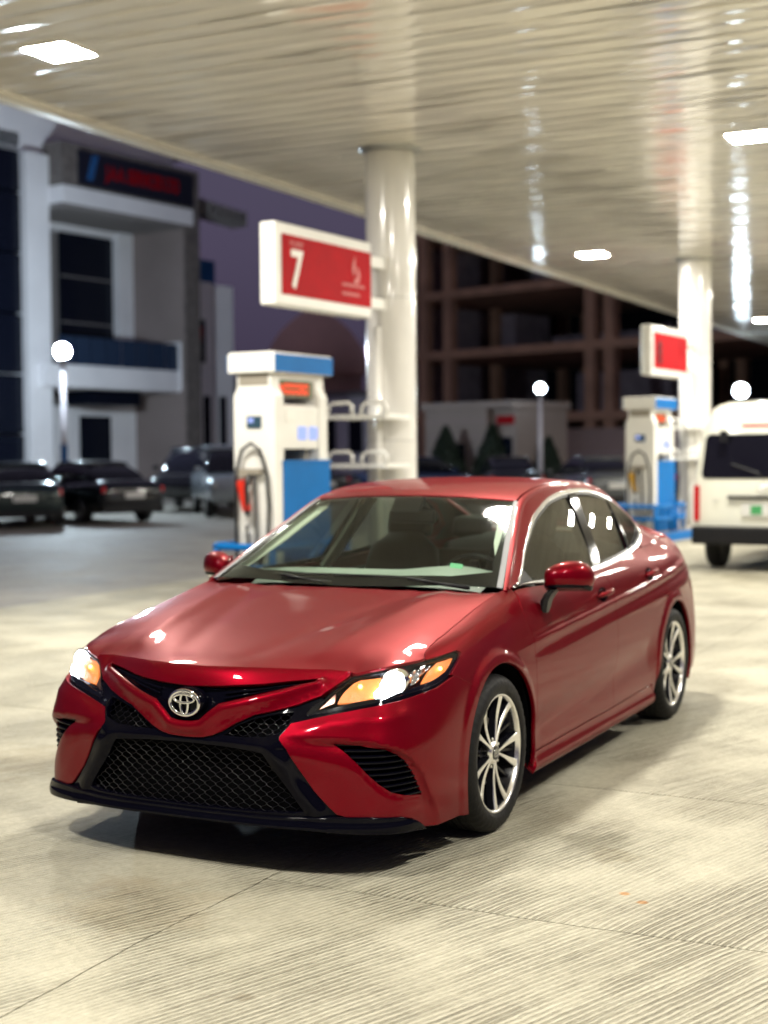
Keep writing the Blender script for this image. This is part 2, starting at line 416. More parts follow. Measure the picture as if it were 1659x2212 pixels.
GD.fr = lambda q: (np.interp(q[:, 0], GY, range(len(GY))), np.interp(q[:, 1], _GT, range(19)))
GD.fn = gh
def inpoly(P, poly):
    x, y = P[:, 0], P[:, 1]; c = np.zeros(len(P), bool); n = len(poly)
    for i in range(n):
        x1, y1 = poly[i]; x2, y2 = poly[(i+1) % n]
        if y1 == y2: continue
        m = ((y1 > y) != (y2 > y)) & (x < (x2-x1)*(y-y1)/(y2-y1)+x1); c ^= m
    return c
def segdist(P, poly, closed=True):
    d = np.full(len(P), 1e9); n = len(poly)
    for i in range(n if closed else n-1):
        a = np.array(poly[i]); b = np.array(poly[(i+1) % n]); ab = b-a; L = ab@ab+1e-12
        t = np.clip(((P-a)@ab)/L, 0, 1); d = np.minimum(d, np.linalg.norm(P-a-t[:, None]*ab, axis=1))
    return d
def resample(poly, h, closed=True):
    out = []; n = len(poly)
    for i in range(n if closed else n-1):
        a = np.array(poly[i], float); b = np.array(poly[(i+1) % n], float); k = max(1, int(math.ceil(np.linalg.norm(b-a)/h)))
        out += [a+(b-a)*j/k for j in range(k)]
    if not closed: out.append(np.array(poly[-1], float))
    return np.array(out)
def smooth_poly(poly, it=1, keep=35, closed=True):
    """corner cutting that leaves real corners (turn sharper than keep degrees) alone"""
    P = [np.array(p, float) for p in poly]
    for _ in range(it):
        o = []; n = len(P)
        for i in range(n):
            a, b, c = P[i-1], P[i], P[(i+1) % n]
            if not closed and i in (0, n-1): o.append(b); continue
            u = b-a; v = c-b; cs = (u@v)/(np.linalg.norm(u)*np.linalg.norm(v)+1e-12)
            if cs < math.cos(R(keep)): o.append(b)
            else: o += [b-u*.25, b+v*.25]
        P = o
    return np.array(P)
def area(p):
    x, y = p[:, 0], p[:, 1]; return .5*np.sum(x*np.roll(y, -1)-np.roll(x, -1)*y)
def inset(p, g, openf=None):
    n = len(p); out = p.copy(); s = 1 if area(p) > 0 else -1
    for i in range(n):
        a = p[i]-p[i-1]; b = p[(i+1) % n]-p[i]
        na = np.array([-a[1], a[0]])*s/(np.linalg.norm(a)+1e-9); nb = np.array([-b[1], b[0]])*s/(np.linalg.norm(b)+1e-9)
        m = na+nb; L = np.linalg.norm(m)
        if L < .3: m = na; L = 1
        k = g/max(.4, (m/L)@na)
        if openf is not None and openf(p[i:i+1])[0]: continue
        out[i] = p[i]+m/L*k
    return out
def panel(name, dom, outline, mat, parent, holes=(), lines=(), h=.022, off=0., gap=.0023, rim=.018, mirror=False, openf=None, extra=None, sm=0, flip=None, lip=.0022, both=False, flat=None):
    """outline in (u,w); lifts a fine triangulated sheet onto the surface, with rounded edges turned inward"""
    O = dom.to(np.array(outline, float))
    if sm: O = smooth_poly(O, sm)
    O = resample(O, h)
    if gap: O = inset(O, gap, openf)
    HS = []
    for q in holes:
        Q = dom.to(np.array(q, float))
        if sm: Q = smooth_poly(Q, sm)
        Q = resample(Q, h)
        if gap: Q = inset(Q, -gap)
        HS.append(Q)
    pts = []; edges = []
    for ring in [O]+HS:
        s = len(pts); pts += list(ring); edges += [(s+i, s+(i+1) % len(ring)) for i in range(len(ring))]
    LS = []
    for l in lines:
        L = resample(dom.to(np.array(l, float)), h, False); L = L[inpoly(L, O) & (segdist(L, O) > h*.4)]
        LS.append(L); s = len(pts); pts += list(L); edges += [(s+i, s+i+1) for i in range(len(L)-1)]
    x0, y0 = O.min(0); x1, y1 = O.max(0)
    gx, gy = np.meshgrid(np.arange(x0, x1, h), np.arange(y0, y1, h*.866)); gx = gx+((np.arange(gx.shape[0]) % 2)*h*.5)[:, None]
    Gp = np.stack([gx.ravel(), gy.ravel()], 1)
    ok = inpoly(Gp, O) & (segdist(Gp, O) > h*.45)
    for Q in HS: ok &= ~inpoly(Gp, Q) & (segdist(Gp, Q) > h*.45)
    for L in LS:
        if len(L) > 1: ok &= segdist(Gp, L, False) > h*.45
    pts += list(Gp[ok])
    rv, re, rf, _, _, _ = delaunay_2d_cdt([Vector((float(p[0]), float(p[1]))) for p in pts], edges, [], 0, 1e-6)
    V2 = np.array([(v.x, v.y) for v in rv]); T = np.array([f for f in rf if len(f) == 3])
    c = V2[T].mean(1); k = inpoly(c, O)
    for Q in HS: k &= ~inpoly(c, Q)
    T = T[k]
    def lift(q, o=0.):
        u, w = dom.fr(q); P = dom.fn(u, w)
        n = nrm0(u, w, dom.fn, 4e-3, 2e-2)
        n = np.where((np.sign(u)*n[:, 0] < 0)[:, None] & (np.abs(n[:, 0:1]) > .35), -n, n)
        return u, w, P, n
    u, w, P, n = lift(V2)
    # one consistent outward side
    if dom is SH: s = -1.0 if np.median((n*np.stack([P[:, 0], P[:, 1]-1.4, 0*u], 1)).sum(1)) < 0 else 1.0
    else: s = 1.0
    u_, w_ = dom.fr(V2); raw = nrm0(u_, w_, dom.fn, 4e-3, 2e-2)
    ref = P-np.array([0, 1.5, .45]); s = 1.0 if np.median((raw*ref).sum(1)) > 0 else -1.0
    n = raw*s
    o_ = off if np.isscalar(off) else off(P, u, w)
    if extra is not None: o_ = o_+extra(P, u, w)
    P = P+n*np.reshape(o_, (-1, 1)) if not np.isscalar(o_) else P+n*o_
    if extra is not None or not np.isscalar(off):
        # recompute normals with the extra relief
        def f2(a, b):
            Q = dom.fn(a, b); m = nrm0(a, b, dom.fn, 4e-3, 2e-2)*s; oo = off if np.isscalar(off) else off(Q, a, b)
            if extra is not None: oo = oo+extra(Q, a, b)
            return Q+m*np.reshape(oo+np.zeros(len(Q)), (-1, 1))
        n = nrm0(u_, w_, f2, 8e-3, 4e-2)*s
    if flat is not None:   # pane of plain sheet glass: x follows a gentle quadratic in y and z
        q = lambda A: np.stack([np.ones(len(A)), A[:, 1], A[:, 2], A[:, 1]**2, A[:, 2]**2, A[:, 1]*A[:, 2]], 1)
        sg = np.sign(P[:, 0]).mean(); P[:, 0] = (q(P)@flat+off)*np.sign(sg)
        n = np.stack([np.ones(len(P))*np.sign(sg), -np.sign(sg)*(flat[1]+2*flat[3]*P[:, 1]+flat[5]*P[:, 2])*np.sign(sg), -(flat[2]+2*flat[4]*P[:, 2]+flat[5]*P[:, 1])], 1); n /= np.linalg.norm(n, axis=1, keepdims=True)
    # used vertices, outward faces
    a, b, c3 = P[T[:, 0]], P[T[:, 1]], P[T[:, 2]]; fnm = np.cross(b-a, c3-a); bad = (fnm*n[T[:, 0]]).sum(1) < 0
    T[bad] = T[bad][:, ::-1]
    V = list(P); NN = list(n); F = [tuple(t) for t in T]
    if rim:
        from collections import defaultdict
        cnt = defaultdict(int)
        for t in F:
            for i in range(3): cnt[(t[i], t[(i+1) % 3])] += 1
        be = [e for e in cnt if (e[1], e[0]) not in cnt]
        if openf is not None:
            mk = openf(V2); be = [e for e in be if not (mk[e[0]] and mk[e[1]])]
        nb = defaultdict(lambda: np.zeros(3))
        for i, j in be:
            t = P[j]-P[i]; o = np.cross(t, n[i]); o /= np.linalg.norm(o)+1e-9; nb[i] += o; nb[j] += o
        m1 = {}; m2 = {}
        for i in nb:
            o = nb[i]; o = o/(np.linalg.norm(o)+1e-9)
            V.append(P[i]+o*lip-n[i]*lip*1.2); NN.append(o*.9+n[i]*.25); m1[i] = len(V)-1
            V.append(P[i]+o*lip*.9-n[i]*rim); NN.append(o); m2[i] = len(V)-1
        for i, j in be:
            F.append((j, i, m1[i], m1[j])); F.append((m1[j], m1[i], m2[i], m2[j]))
    V = np.array(V); NN = np.array(NN); NN /= np.linalg.norm(NN, axis=1, keepdims=True)+1e-9
    def mk_obj(V, NN, F):
        me = bpy.data.meshes.new(name); me.from_pydata(V.tolist(), [], F); me.update()
        me.polygons.foreach_set('use_smooth', [True]*len(me.polygons)); me.materials.append(mat)
        me.normals_split_custom_set_from_vertices(NN.tolist())
        ob = bpy.data.objects.new(name, me); COL.objects.link(ob)
        if parent: ob.parent = parent
        return ob
    if both:   # left and right halves are one piece
        k = len(V); V2_ = V*[-1, 1, 1]; N2_ = NN*[-1, 1, 1]
        return [mk_obj(np.concatenate([V, V2_]), np.concatenate([NN, N2_]), F+[tuple(i+k for i in f[::-1]) for f in F])]
    res = [mk_obj(V, NN, F)]
    if mirror: res.append(mk_obj(V*[-1, 1, 1], NN*[-1, 1, 1], [f[::-1] for f in F]))
    return res
def sym(half, closed_top=True):
    """half outline starting and ending on the centre line (u>=0) -> full outline"""
    return list(half)+[(-u, w) for u, w in half[::-1] if abs(u) > 1e-6]
def yz(pts, u0=9., w0=5., fn=None):
    p = np.array(pts, float); u, w = inv(shell if fn is None else fn, (1, 2), p[:, 0], p[:, 1], np.clip(7+(p[:, 0])/.45, 5.5, 15.5), np.clip(p[:, 1]*10, 1, 9.5)-1)
    return list(zip(u.tolist(), w.tolist()))
def gyz(pts, t0=2.5):
    p = np.array(pts, float); s0 = np.interp(p[:, 0], GY, range(len(GY)))
    u, w = inv(gh0, (1, 2), p[:, 0], p[:, 1], s0, np.full(len(p), t0)); return list(zip(u.tolist(), w.tolist()))
def arc(yc, zc, r, a0, a1, n=22):
    return [(yc+r*math.cos(R(a0+(a1-a0)*i/n)), zc+r*math.sin(R(a0+(a1-a0)*i/n))) for i in range(n+1)]
# ------------------------------------------------------------------ the red saloon
car = empty('saloon_car', (0, 0, 0), 0, 'glossy red four door saloon with lit headlights, parked in front of the pumps', 'car')
LAMP = [(2.493, 5.255), (2.601, 5.485), (2.846, 5.763), (3.069, 6.274), (3.305, 6.93), (3.49, 7.34), (3.835, 7.56), (4.218, 7.66), (4.771, 7.75), (5.511, 7.80), (5.988, 7.654), (6.269, 7.525), (6.344, 7.284), (6.265, 7.017), (6.091, 6.658), (5.918, 6.394), (5.576, 6.13), (5.219, 5.995), (4.859, 5.924), (4.328, 5.787), (3.863, 5.628), (3.33, 5.436), (2.861, 5.269), (2.539, 5.196)]
BUMP_TOP = [(2.033, 4.494), (2.215, 4.938), (2.549, 5.055), (2.967, 5.20), (3.589, 5.43), (4.154, 5.60), (4.834, 5.749), (5.55, 5.938), (5.92, 6.20)]
BUMP_SHUT = [(6.011, 6.282), (6.416, 5.674)]
FOG = [(3.049, 4.297), (3.534, 4.239), (4.025, 4.039), (4.304, 3.788), (4.549, 3.446), (4.749, 2.929), (4.927, 2.307), (5.003, 1.995), (4.551, 2.126), (4.183, 2.336), (3.913, 2.658), (3.667, 3.076), (3.433, 3.571), (3.208, 4.047)]
CREASE = [(2.061, 4.473), (2.596, 4.393), (3.118, 4.36), (3.68, 4.33), (4.249, 3.971), (4.617, 3.523), (4.89, 2.875), (5.114, 1.972), (5.386, 1.064), (5.466, 0.65)]
RIDGE = [(2.059, 4.496), (3.072, 4.913), (3.822, 5.085), (4.578, 5.156), (5.0, 5.08)]
LEAD = [(0, 7.80), (1.0, 7.82), (2.0, 7.85), (3.0, 7.80), (3.47, 7.58)]
VLOW = [(3.43, 7.36), (3.22, 6.80), (2.99, 6.22), (2.78, 5.86), (2.60, 5.74), (2.299, 5.54), (1.91, 5.364), (1.432, 5.17), (1.106, 4.88), (.80, 4.52), (.60, 4.34), (.40, 4.24), (.2, 4.21), (0, 4.2)]
SLOT = [(0, 6.16), (.765, 6.26), (1.51, 6.42), (2.289, 6.84), (2.80, 7.08), (2.62, 6.62), (1.9, 6.12), (1.194, 5.75), (.72, 5.52), (.50, 5.20), (.32, 4.90), (.15, 4.84), (0, 4.83)]
LOWMESH = [(0, 3.98), (.9, 3.93), (1.5, 3.86), (1.70, 3.80), (1.927, 3.131), (2.223, 2.427), (2.50, 1.66), (2.3, 1.56), (1.0, 1.50), (0, 1.48)]
UPMESH = [(.80, 4.37), (1.106, 4.80), (1.432, 5.08), (1.91, 5.27), (2.23, 5.33), (2.165, 4.91), (2.042, 4.648), (1.712, 4.451), (1.225, 4.365)]
HSIDE = [(5.511, 7.80), (5.60, 8.35), (5.80, 8.85), (6.142, 9.30), (6.70, 9.58), (7.268, 9.66), (7.69, 9.62), (7.93, 9.64)]
_c2 = SH.to(np.array(CREASE)); _r2 = SH.to(np.array(RIDGE)); _f2 = SH.to(np.array(FOG))
_scoop = SH.to(np.array(CREASE+[(4.6, .5), (3.0, 1.0), (2.02, 4.36)]))
def bump_relief(P, u, w):
    q = SH.to(np.stack([np.abs(u), w], 1)); dr = segdist(q, _r2, False); dc = segdist(q, _c2, False); df = segdist(q, _f2)
    ins = inpoly(q, _scoop); taper = sstep(2.0, 2.9, np.abs(u))
    fade = 1-sstep(5.0, 5.5, np.abs(u)); o = .012*np.exp(-(np.sqrt(dr**2+.008**2)-.008)/.035)*taper*(1-sstep(4.3, 5.0, np.abs(u)))
    sd = np.where(ins, dc, -dc); o = o-taper*fade*.014*sstep(-.008, .014, sd)*np.exp(-np.clip(sd-.02, 0, 9)/.16)-.010*np.exp(-df/.035)*sstep(0, .01, sd)
    o = o+np.where(inpoly(q, _f2), -.012, 0)*0
    return o
archF = arc(WF+.015, .33, .387, 134, 208, 16)
bump_out = BUMP_TOP+BUMP_SHUT+yz(archF)+[(6.05, .60), (5.431, .616), (4.93, .744), (4.70, 1.20), (4.40, 1.37), (3.666, 1.50), (3.30, 1.50), (3.107, 1.603), (2.97, 1.868), (2.69, 2.493), (2.413, 3.321), (2.197, 4.045), (2.034, 4.358)]
panel('bumper_wing', SH, bump_out, M['paint'], car, holes=[FOG], lines=[RIDGE, CREASE], h=.015, extra=bump_relief, mirror=True, gap=.0012, rim=.03)
def vrelief(P, u, w):
    q = SH.to(np.stack([np.abs(u), w], 1)); lo = SH.to(np.array(VLOW)); sl = SH.to(np.array(SLOT[5:]))
    a = segdist(q, sl, False); b = segdist(q, lo, False)
    band = np.exp(-((a-.022)/.025)**2)*sstep(0, .03, b+.01)
    below = inpoly(q, SH.to(np.array(SLOT[4:]+VLOW[::-1])))
    return .016*band*below+.004*sstep(.0, .02, b)
panel('grille_garnish', SH, sym(LEAD+VLOW), M['paint'], car, holes=[sym(SLOT)], h=.014, extra=vrelief, gap=.0015, rim=.028)
slot_o = panel('upper_grille', SH, sym([(0, 6.5), (1.5, 6.9), (2.3, 7.2), (2.95, 7.2), (2.75, 6.4), (1.9, 5.9), (.85, 5.3), (.5, 4.7), (0, 4.6)]), M['gloss_black'], car, h=.03, off=-.026, gap=0, rim=0)[0]
for lo, hi in ((.34, .46), (.66, .74)):
    def lerp(k):
        A = SLOT[:5]; B = [(0, 5.35), (.765, 5.52), (1.4, 5.85), (2.1, 6.25), (2.62, 6.66)]
        return [(a[0]*(1-k)+b[0]*k, a[1]*(1-k)+b[1]*k) for a, b in zip(A, B)]
    for s in (1, -1):
        a = lerp(lo); b = lerp(hi); pl = a[1:]+b[1:][::-1]
        panel('wing_bar', SH, [(s*u_, w_) for u_, w_ in pl], M['gloss_black'], slot_o, h=.02, off=-.012, gap=0, rim=.012)
lampb = [(2.861, 5.269), (3.33, 5.436), (3.863, 5.628), (4.328, 5.787), (4.859, 5.924), (5.219, 5.995), (5.576, 6.13), (5.918, 6.394)]
frame_half = VLOW[::-1][:11]+[(2.846, 5.763), (2.601, 5.485), (2.493, 5.255), (2.539, 5.196)]+lampb+BUMP_TOP[::-1]+[(2.034, 4.358), (2.197, 4.045), (2.413, 3.321), (2.69, 2.493), (2.97, 1.868), (3.107, 1.603), (3.15, 1.30), (0, 1.25)]
def frame_off(P, u, w):
    q = SH.to(np.stack([np.abs(u), w], 1))
    d = segdist(q, SH.to(np.array([(2.25, 4.9), (1.86, 4.0), (2.35, 2.6), (2.75, 1.6)])), False)
    e = segdist(q, SH.to(np.array([(0, 4.1), (.9, 4.12), (1.7, 4.12)])), False)
    return -.012+.014*np.exp(-(d/.035)**2)+.008*np.exp(-(e/.02)**2)
panel('grille_frame', SH, sym(frame_half), M['gloss_black'], car, holes=[sym(LOWMESH), UPMESH, [(-u_, w_) for u_, w_ in UPMESH]], h=.016, off=frame_off, gap=.0005, rim=.035)

# wire mesh of the grilles
def wire_mesh(name, outline, off, parent, pw=.050, ph=.0185, wob=1):
    O = SH.to(np.array(outline, float)); mb = MB(); x0, y0 = O.min(0); x1, y1 = O.max(0)
    rows = int((y1-y0)/ph)+2; cols = int((x1-x0)/pw)+2; segs = []
    def node(i, j): return (x0+(i+.5*(j % 2))*pw, y0+j*ph)
    for j in range(rows):
        for i in range(-1, cols):
            a = node(i, j); s = 0 if j % 2 == 0 else 1
            for b in (node(i+s, j+1), node(i+s-1, j+1)): segs.append((a, b))
    A = np.array([s[0] for s in segs]); B = np.array([s[1] for s in segs])
    ok = inpoly((A+B)/2, O)
    for a, b in zip(A[ok], B[ok]):
        # S-shaped strand between the knots
        ts = [0, .2, .5, .8, 1]; q = np.array([a+(b-a)*t+np.array([.0, .16*ph*(0, 1, 0, -1, 0)[k]]) for k, t in enumerate(ts)])
        u, w = SH.fr(q); P = shell(u, w); n = nrm0(u, w, shell0); n = n*np.sign((n*(P-np.array([0, 1.5, .45]))).sum(1))[:, None]
        P = P+n*off; mb.tube([tuple(p) for p in P], .0019, 3, cap=False)
    o = mb.build(name, M['wire_black'], parent, smooth=True, recalc=False); tag(o, kind='stuff'); return o
lg = panel('lower_grille', SH, sym([(0, 4.3), (1.9, 4.1), (2.75, 1.4), (0, 1.2)]), M['matte_black'], car, h=.05, off=-.07, gap=0, rim=0)[0]
wire_mesh('mesh_wires', sym(LOWMESH), -.026, lg)
for s in (1, -1):
    U2 = [(s*u_, w_) for u_, w_ in UPMESH]
    ug = panel('side_grille', SH, [(s*u_, w_) for u_, w_ in [(.6, 4.2), (1.2, 5.1), (2.4, 5.5), (2.3, 4.8), (1.9, 4.3)]], M['matte_black'], car, h=.05, off=-.06, gap=0, rim=0)[0]
    wire_mesh('mesh_wires', U2, -.022, ug, .042, .016)
# front lip
lip_half = [(0, 1.38), (1.5, 1.38), (2.6, 1.42), (3.1, 1.48), (3.666, 1.48), (4.40, 1.36), (4.66, 1.22), (4.93, .80), (4.78, .84), (4.0, .92), (3.2, .98), (2.6, 1.04), (1.5, 1.06), (0, 1.08)]
def lip_off(P, u, w): return .003+.012*sstep(1.36, 1.10, w)+.008*sstep(2.4, 3.0, np.abs(u))
panel('front_lip', SH, sym(lip_half), M['gloss_black'], car, h=.016, off=lip_off, gap=0, rim=.10, lip=.004)
# fog vents
for s in (1, -1):
    fv = panel('fog_vent', SH, [(s*u_, w_) for u_, w_ in [(2.9, 4.45), (3.6, 4.4), (4.15, 4.15), (4.7, 3.4), (5.12, 1.85), (4.5, 1.95), (3.7, 2.7), (3.1, 4.0)]], M['matte_black'], car, h=.03, off=-.075, gap=0, rim=0)[0]
    Fq = SH.to(np.array(FOG)); n_sl = 10
    for k in range(n_sl):
        y = Fq[:, 1].min()+(Fq[:, 1].max()-Fq[:, 1].min())*(k+.55)/n_sl; xs = []
        for i in range(len(Fq)):
            a, b = Fq[i], Fq[(i+1) % len(Fq)]
            if (a[1] > y) != (b[1] > y): xs.append(a[0]+(y-a[1])/(b[1]-a[1])*(b[0]-a[0]))
        if len(xs) < 2: continue
        xa, xb = min(xs), max(xs); rings = []
        for t in np.linspace(xa-.004, xb+.004, 10):
            u, w = SH.fr(np.array([[t, y]])); P = shell(u, w)[0]; n = nrm0(u, w, shell0)[0]; n = n*np.sign(n@(P-np.array([0, 1.5, .45])))
            n[2] = 0; n /= np.linalg.norm(n); P = P*np.array([s, 1, 1]); n = n*np.array([s, 1, 1])
            rings.append([tuple(P+n*a_+np.array([0, 0, b_])) for a_, b_ in ((-.075, .004), (-.030, .006), (-.022, .003), (-.022, -.002), (-.030, -.004), (-.075, -.004))])
        mb = MB(); mb.loft(rings); mb.build('slat', M['gloss_black'], fv, angle=40)
# badge: chrome ring of three ellipses on a black dish
def ellipse_ring(mb, cx, cz, rx, rz, r, y, n=48, flat=.7):
    rings = []
    for k in range(n):
        t = 2*PI*k/n; c = Vector((cx+rx*math.cos(t), y, cz+rz*math.sin(t))); o = Vector((math.cos(t)/rx, 0, math.sin(t)/rz)).normalized()
        rings.append([tuple(c+o*r*math.cos(a)+Vector((0, -1, 0))*r*flat*math.sin(a)) for a in (0, PI/4, PI/2, 3*PI/4, PI, 1.5*PI)])
    mb.loft(rings+[rings[0]], cap=False)
bz, by = .652, -.962
badge = MB(); badge.lathe([(0, 0), (.062, .004), (.074, .012), (.080, .030), (.080, .05)], 48, 'y', (0, by+.0, bz))
for i, p in enumerate(badge.v): badge.v[i] = (p[0]*1.0, p[1], bz+(p[2]-bz)*.76)
bo = badge.build('badge', M['gloss_black'], car, smooth=True)
mb = MB(); ellipse_ring(mb, 0, bz, .0665, .0475, .0085, by-.004); ellipse_ring(mb, 0, bz-.001, .0175, .044, .0058, by-.006); ellipse_ring(mb, 0, bz+.017, .047, .0165, .0058, by-.007)
mb.build('emblem', M['chrome'], bo, smooth=True)

# headlights
def inner(poly, k):
    q = SH.to(np.array(poly)); return q
for s in (1, -1):
    f2 = lambda L: [(s*u_, w_) for u_, w_ in L]
    hl = empty('headlight', (0, 0, 0)); hl.parent = car
    panel('bucket', SH, f2(LAMP), M['gloss_black'], hl, h=.02, off=-.062, gap=.0, rim=0)
    panel('surround', SH, f2(LAMP), M['gloss_black'], hl, holes=[f2([(2.66, 5.38), (2.84, 5.66), (3.07, 6.15), (3.32, 6.85), (3.54, 7.20), (3.9, 7.40), (4.5, 7.50), (5.3, 7.56), (6.05, 7.40), (6.24, 7.20), (6.14, 6.95), (5.93, 6.62), (5.57, 6.32), (5.15, 6.16), (4.5, 6.01), (4.0, 5.87), (3.5, 5.72), (2.97, 5.47)])], h=.014, off=-.012, gap=.002, rim=.045)
    panel('turn_signal', SH, f2([(3.10, 5.70), (3.26, 6.30), (3.46, 6.98), (3.64, 7.22), (4.20, 7.28), (4.06, 6.45), (3.90, 5.96), (3.5, 5.78)]), M['amber'], hl, h=.012, off=-.030, gap=.001, rim=.012)
    panel('side_marker', SH, f2([(5.26, 6.26), (5.56, 6.95), (5.82, 7.32), (6.20, 7.20), (6.06, 6.86), (5.87, 6.55), (5.58, 6.34)]), M['amber'], hl, h=.012, off=-.018, gap=.001, rim=.012)
    panel('reflector', SH, f2([(3.9, 6.0), (4.08, 6.5), (4.2, 7.2), (4.9, 7.34), (5.7, 7.35), (5.5, 6.95), (5.22, 6.4), (4.7, 6.2)]), M['reflector'], hl, h=.010, off=lambda P, u, w: -.036+.010*np.sin(np.abs(u)*26)*np.cos(w*9), gap=.001, rim=.01)
    panel('inner_reflector', SH, f2([(2.70, 5.42), (2.9, 5.72), (3.08, 6.10), (3.05, 5.68)]), M['lamp_inner'], hl, h=.012, off=-.022, gap=.001, rim=.01)
    def at_s(u, w, off):
        u = np.array([s*u]); w = np.array([float(w)]); P = shell(u, w)[0]; n = nrm0(u, w, shell0)[0]; n = n*np.sign(n@(P-np.array([0, 1.5, .45]))); return P+n*off, n
    c, n = at_s(4.55, 6.72, -.028); ax = Vector((s*.12, -1, -.02)).normalized(); c = Vector(c)
    # projector: short barrel with a bright lens
    mb = MB(); a = ax.cross(Vector((0, 0, 1))).normalized(); b = a.cross(ax)
    rings = []
    for r_, h_ in ((.052, -.05), (.052, .0), (.049, .006), (.045, .004)): rings.append([tuple(c+ax*h_+(a*math.cos(t)+b*math.sin(t))*r_) for t in [2*PI*k/28 for k in range(28)]])
    pj = mb.loft(rings, cap=False); po = mb.build('projector', M['chrome'], hl, smooth=True)
    mb = MB(); rings = []
    for r_, h_ in ((.044, .003), (.038, .012), (.022, .019), (.004, .021)): rings.append([tuple(c+ax*h_+(a*math.cos(t)+b*math.sin(t))*r_) for t in [2*PI*k/28 for k in range(28)]])
    mb.loft(rings); mb.build('lamp', M['lamp_white'], po, smooth=True)
    c2, n2 = at_s(4.18, 6.12, -.024); c3, _ = at_s(4.40, 6.95, -.024)
    c0, _ = at_s(3.95, 5.98, -.022)
    mb = MB(); mb.tube([tuple(c0), tuple(at_s(4.1, 6.06, -.022)[0]), tuple(at_s(4.4, 6.20, -.022)[0]), tuple(at_s(4.75, 6.32, -.022)[0])], [.016, .026, .022, .009], 10)
    mb.build('daytime_light', M['lamp_white'], hl, smooth=True)
    for uu, ww, o_ in ((3.62, 6.62, -.022), (5.78, 6.86, -.010)):
        p, _ = at_s(uu, ww, o_); mb = MB(); mb.lathe([(0, -.009), (.006, -.007), (.009, 0), (.006, .007), (0, .009)], 12, 'z', tuple(p)); mb.build('bulb', M['amber_bulb'], hl, smooth=True)
    panel('lens', SH, f2(LAMP), M['lens'], hl, h=.016, off=-.0005, gap=.002, rim=.006)

# side panels
dF = [(.50, .986), (.452, .90), (.475, .84), (.502, .77), (.495, .6), (.505, .46), (.503, .262)]
dB = [(1.655, .993), (1.70, .95), (1.726, .915), (1.736, .855), (1.718, .744), (1.712, .46), (1.665, .34), (1.655, .272)]
dR = [(2.62, 1.067), (2.69, .98), (2.735, .87), (2.70, .77), (2.58, .665), (2.49, .575), (2.44, .47), (2.40, .36), (2.385, .288)]
belt = [(.50, .986), (.8, .9845), (1.2, .987), (1.655, .993)]
belt2 = [(1.655, .993), (2.0, 1.010), (2.3, 1.032), (2.5, 1.051), (2.62, 1.067)]
arcF2 = arc(WF+.015, .33, .387, 134, 180+34+146, 30)   # over the top and down the back
fend = HSIDE[:-1]+[(8.0, 9.66), (8.14, 9.6), (8.2, 9.35)]+yz(dF[1:]+[(.50, .20), (.455, .20)])
fa = [p for p in arc(WF+.015, .33, .387, -18, 134, 30)]
fend += yz(fa)+BUMP_SHUT[::-1]+[(5.95, 6.36), (6.091, 6.658), (6.265, 7.017), (6.344, 7.284), (6.269, 7.525), (5.988, 7.654)]
panel('fender', SH, fend, M['paint'], car, h=.02, mirror=True)
sh_line = lambda a, b: yz([(y, .763+.052*(y-.4)) for y in np.linspace(a, b, 12)])
panel('front_door', SH, yz(belt+dB[1:]+[(1.2, .270), (.80, .264)]+dF[::-1][:-1]), M['paint'], car, h=.018, mirror=True, lines=[sh_line(.53, 1.70)])
panel('rear_door', SH, yz(belt2+dR[1:]+[(2.0, .28)]+dB[::-1][:-1]), M['paint'], car, h=.018, mirror=True, lines=[sh_line(1.76, 2.68)])
ra = arc(WR+.01, .33, .385, 168, -22, 30)
q_out = yz([(2.40, .20), (2.385, .288)]+dR[::-1][1:])
GBy = lambda y: float(np.interp(y, GY, GB))
q_out += yz([(y, GBy(y)) for y in (2.75, 2.9, 3.05, 3.2, 3.35)])
q_out += [(15.1, 9.7), (15.6, 9.9), (15.9, 9.6), (15.75, 8.6), (15.3, 7.9), (14.9, 7.3), (14.55, 6.6), (14.35, 4.5), (14.30, 2.2)]
q_out += yz(ra[::-1])
def qopen(V2): return (V2[:, 1] > .905) & (V2[:, 0] < SH.to(np.array([[15.0, 9.]]))[0, 0])
panel('quarter_panel', SH, q_out, M['paint'], car, h=.022, mirror=True, openf=qopen)
panel('side_skirt', SH, yz([(.45, .165), (.47, .21), (.505, .255), (.80, .259), (1.2, .265), (1.655, .268), (2.0, .275), (2.385, .283), (2.43, .22), (2.40, .180), (2.2, .165), (1.3, .162)]), M['paint'], car, h=.018, mirror=True,
      extra=lambda P, u, w: .020*np.exp(-((P[:, 2]-.195)/.035)**2)-.004, rim=.06)
# rear
tl = [(14.75, 7.15), (15.3, 7.85), (15.75, 8.5), (16.1, 8.75), (16.6, 8.7), (16.55, 7.4), (15.8, 7.1), (15.2, 6.9)]
panel('tail_light', SH, tl, M['tail_red'], car, h=.02, mirror=True)
rb = [(14.32, 2.2), (14.37, 4.5), (14.57, 6.6), (14.75, 7.1), (15.2, 6.86), (15.8, 7.06), (16.55, 7.3), (18, 7.2), (18, 1.3), (15.5, 1.2), (14.3, 1.3)]
panel('rear_bumper', SH, rb, M['paint'], car, h=.03, both=True)
tg = [(16.6, 8.75), (16.1, 8.8), (15.93, 9.55), (16.5, 9.75), (18, 9.75), (18, 7.25), (16.6, 7.35)]
panel('trunk_face', SH, tg, M['paint'], car, h=.03, both=True)

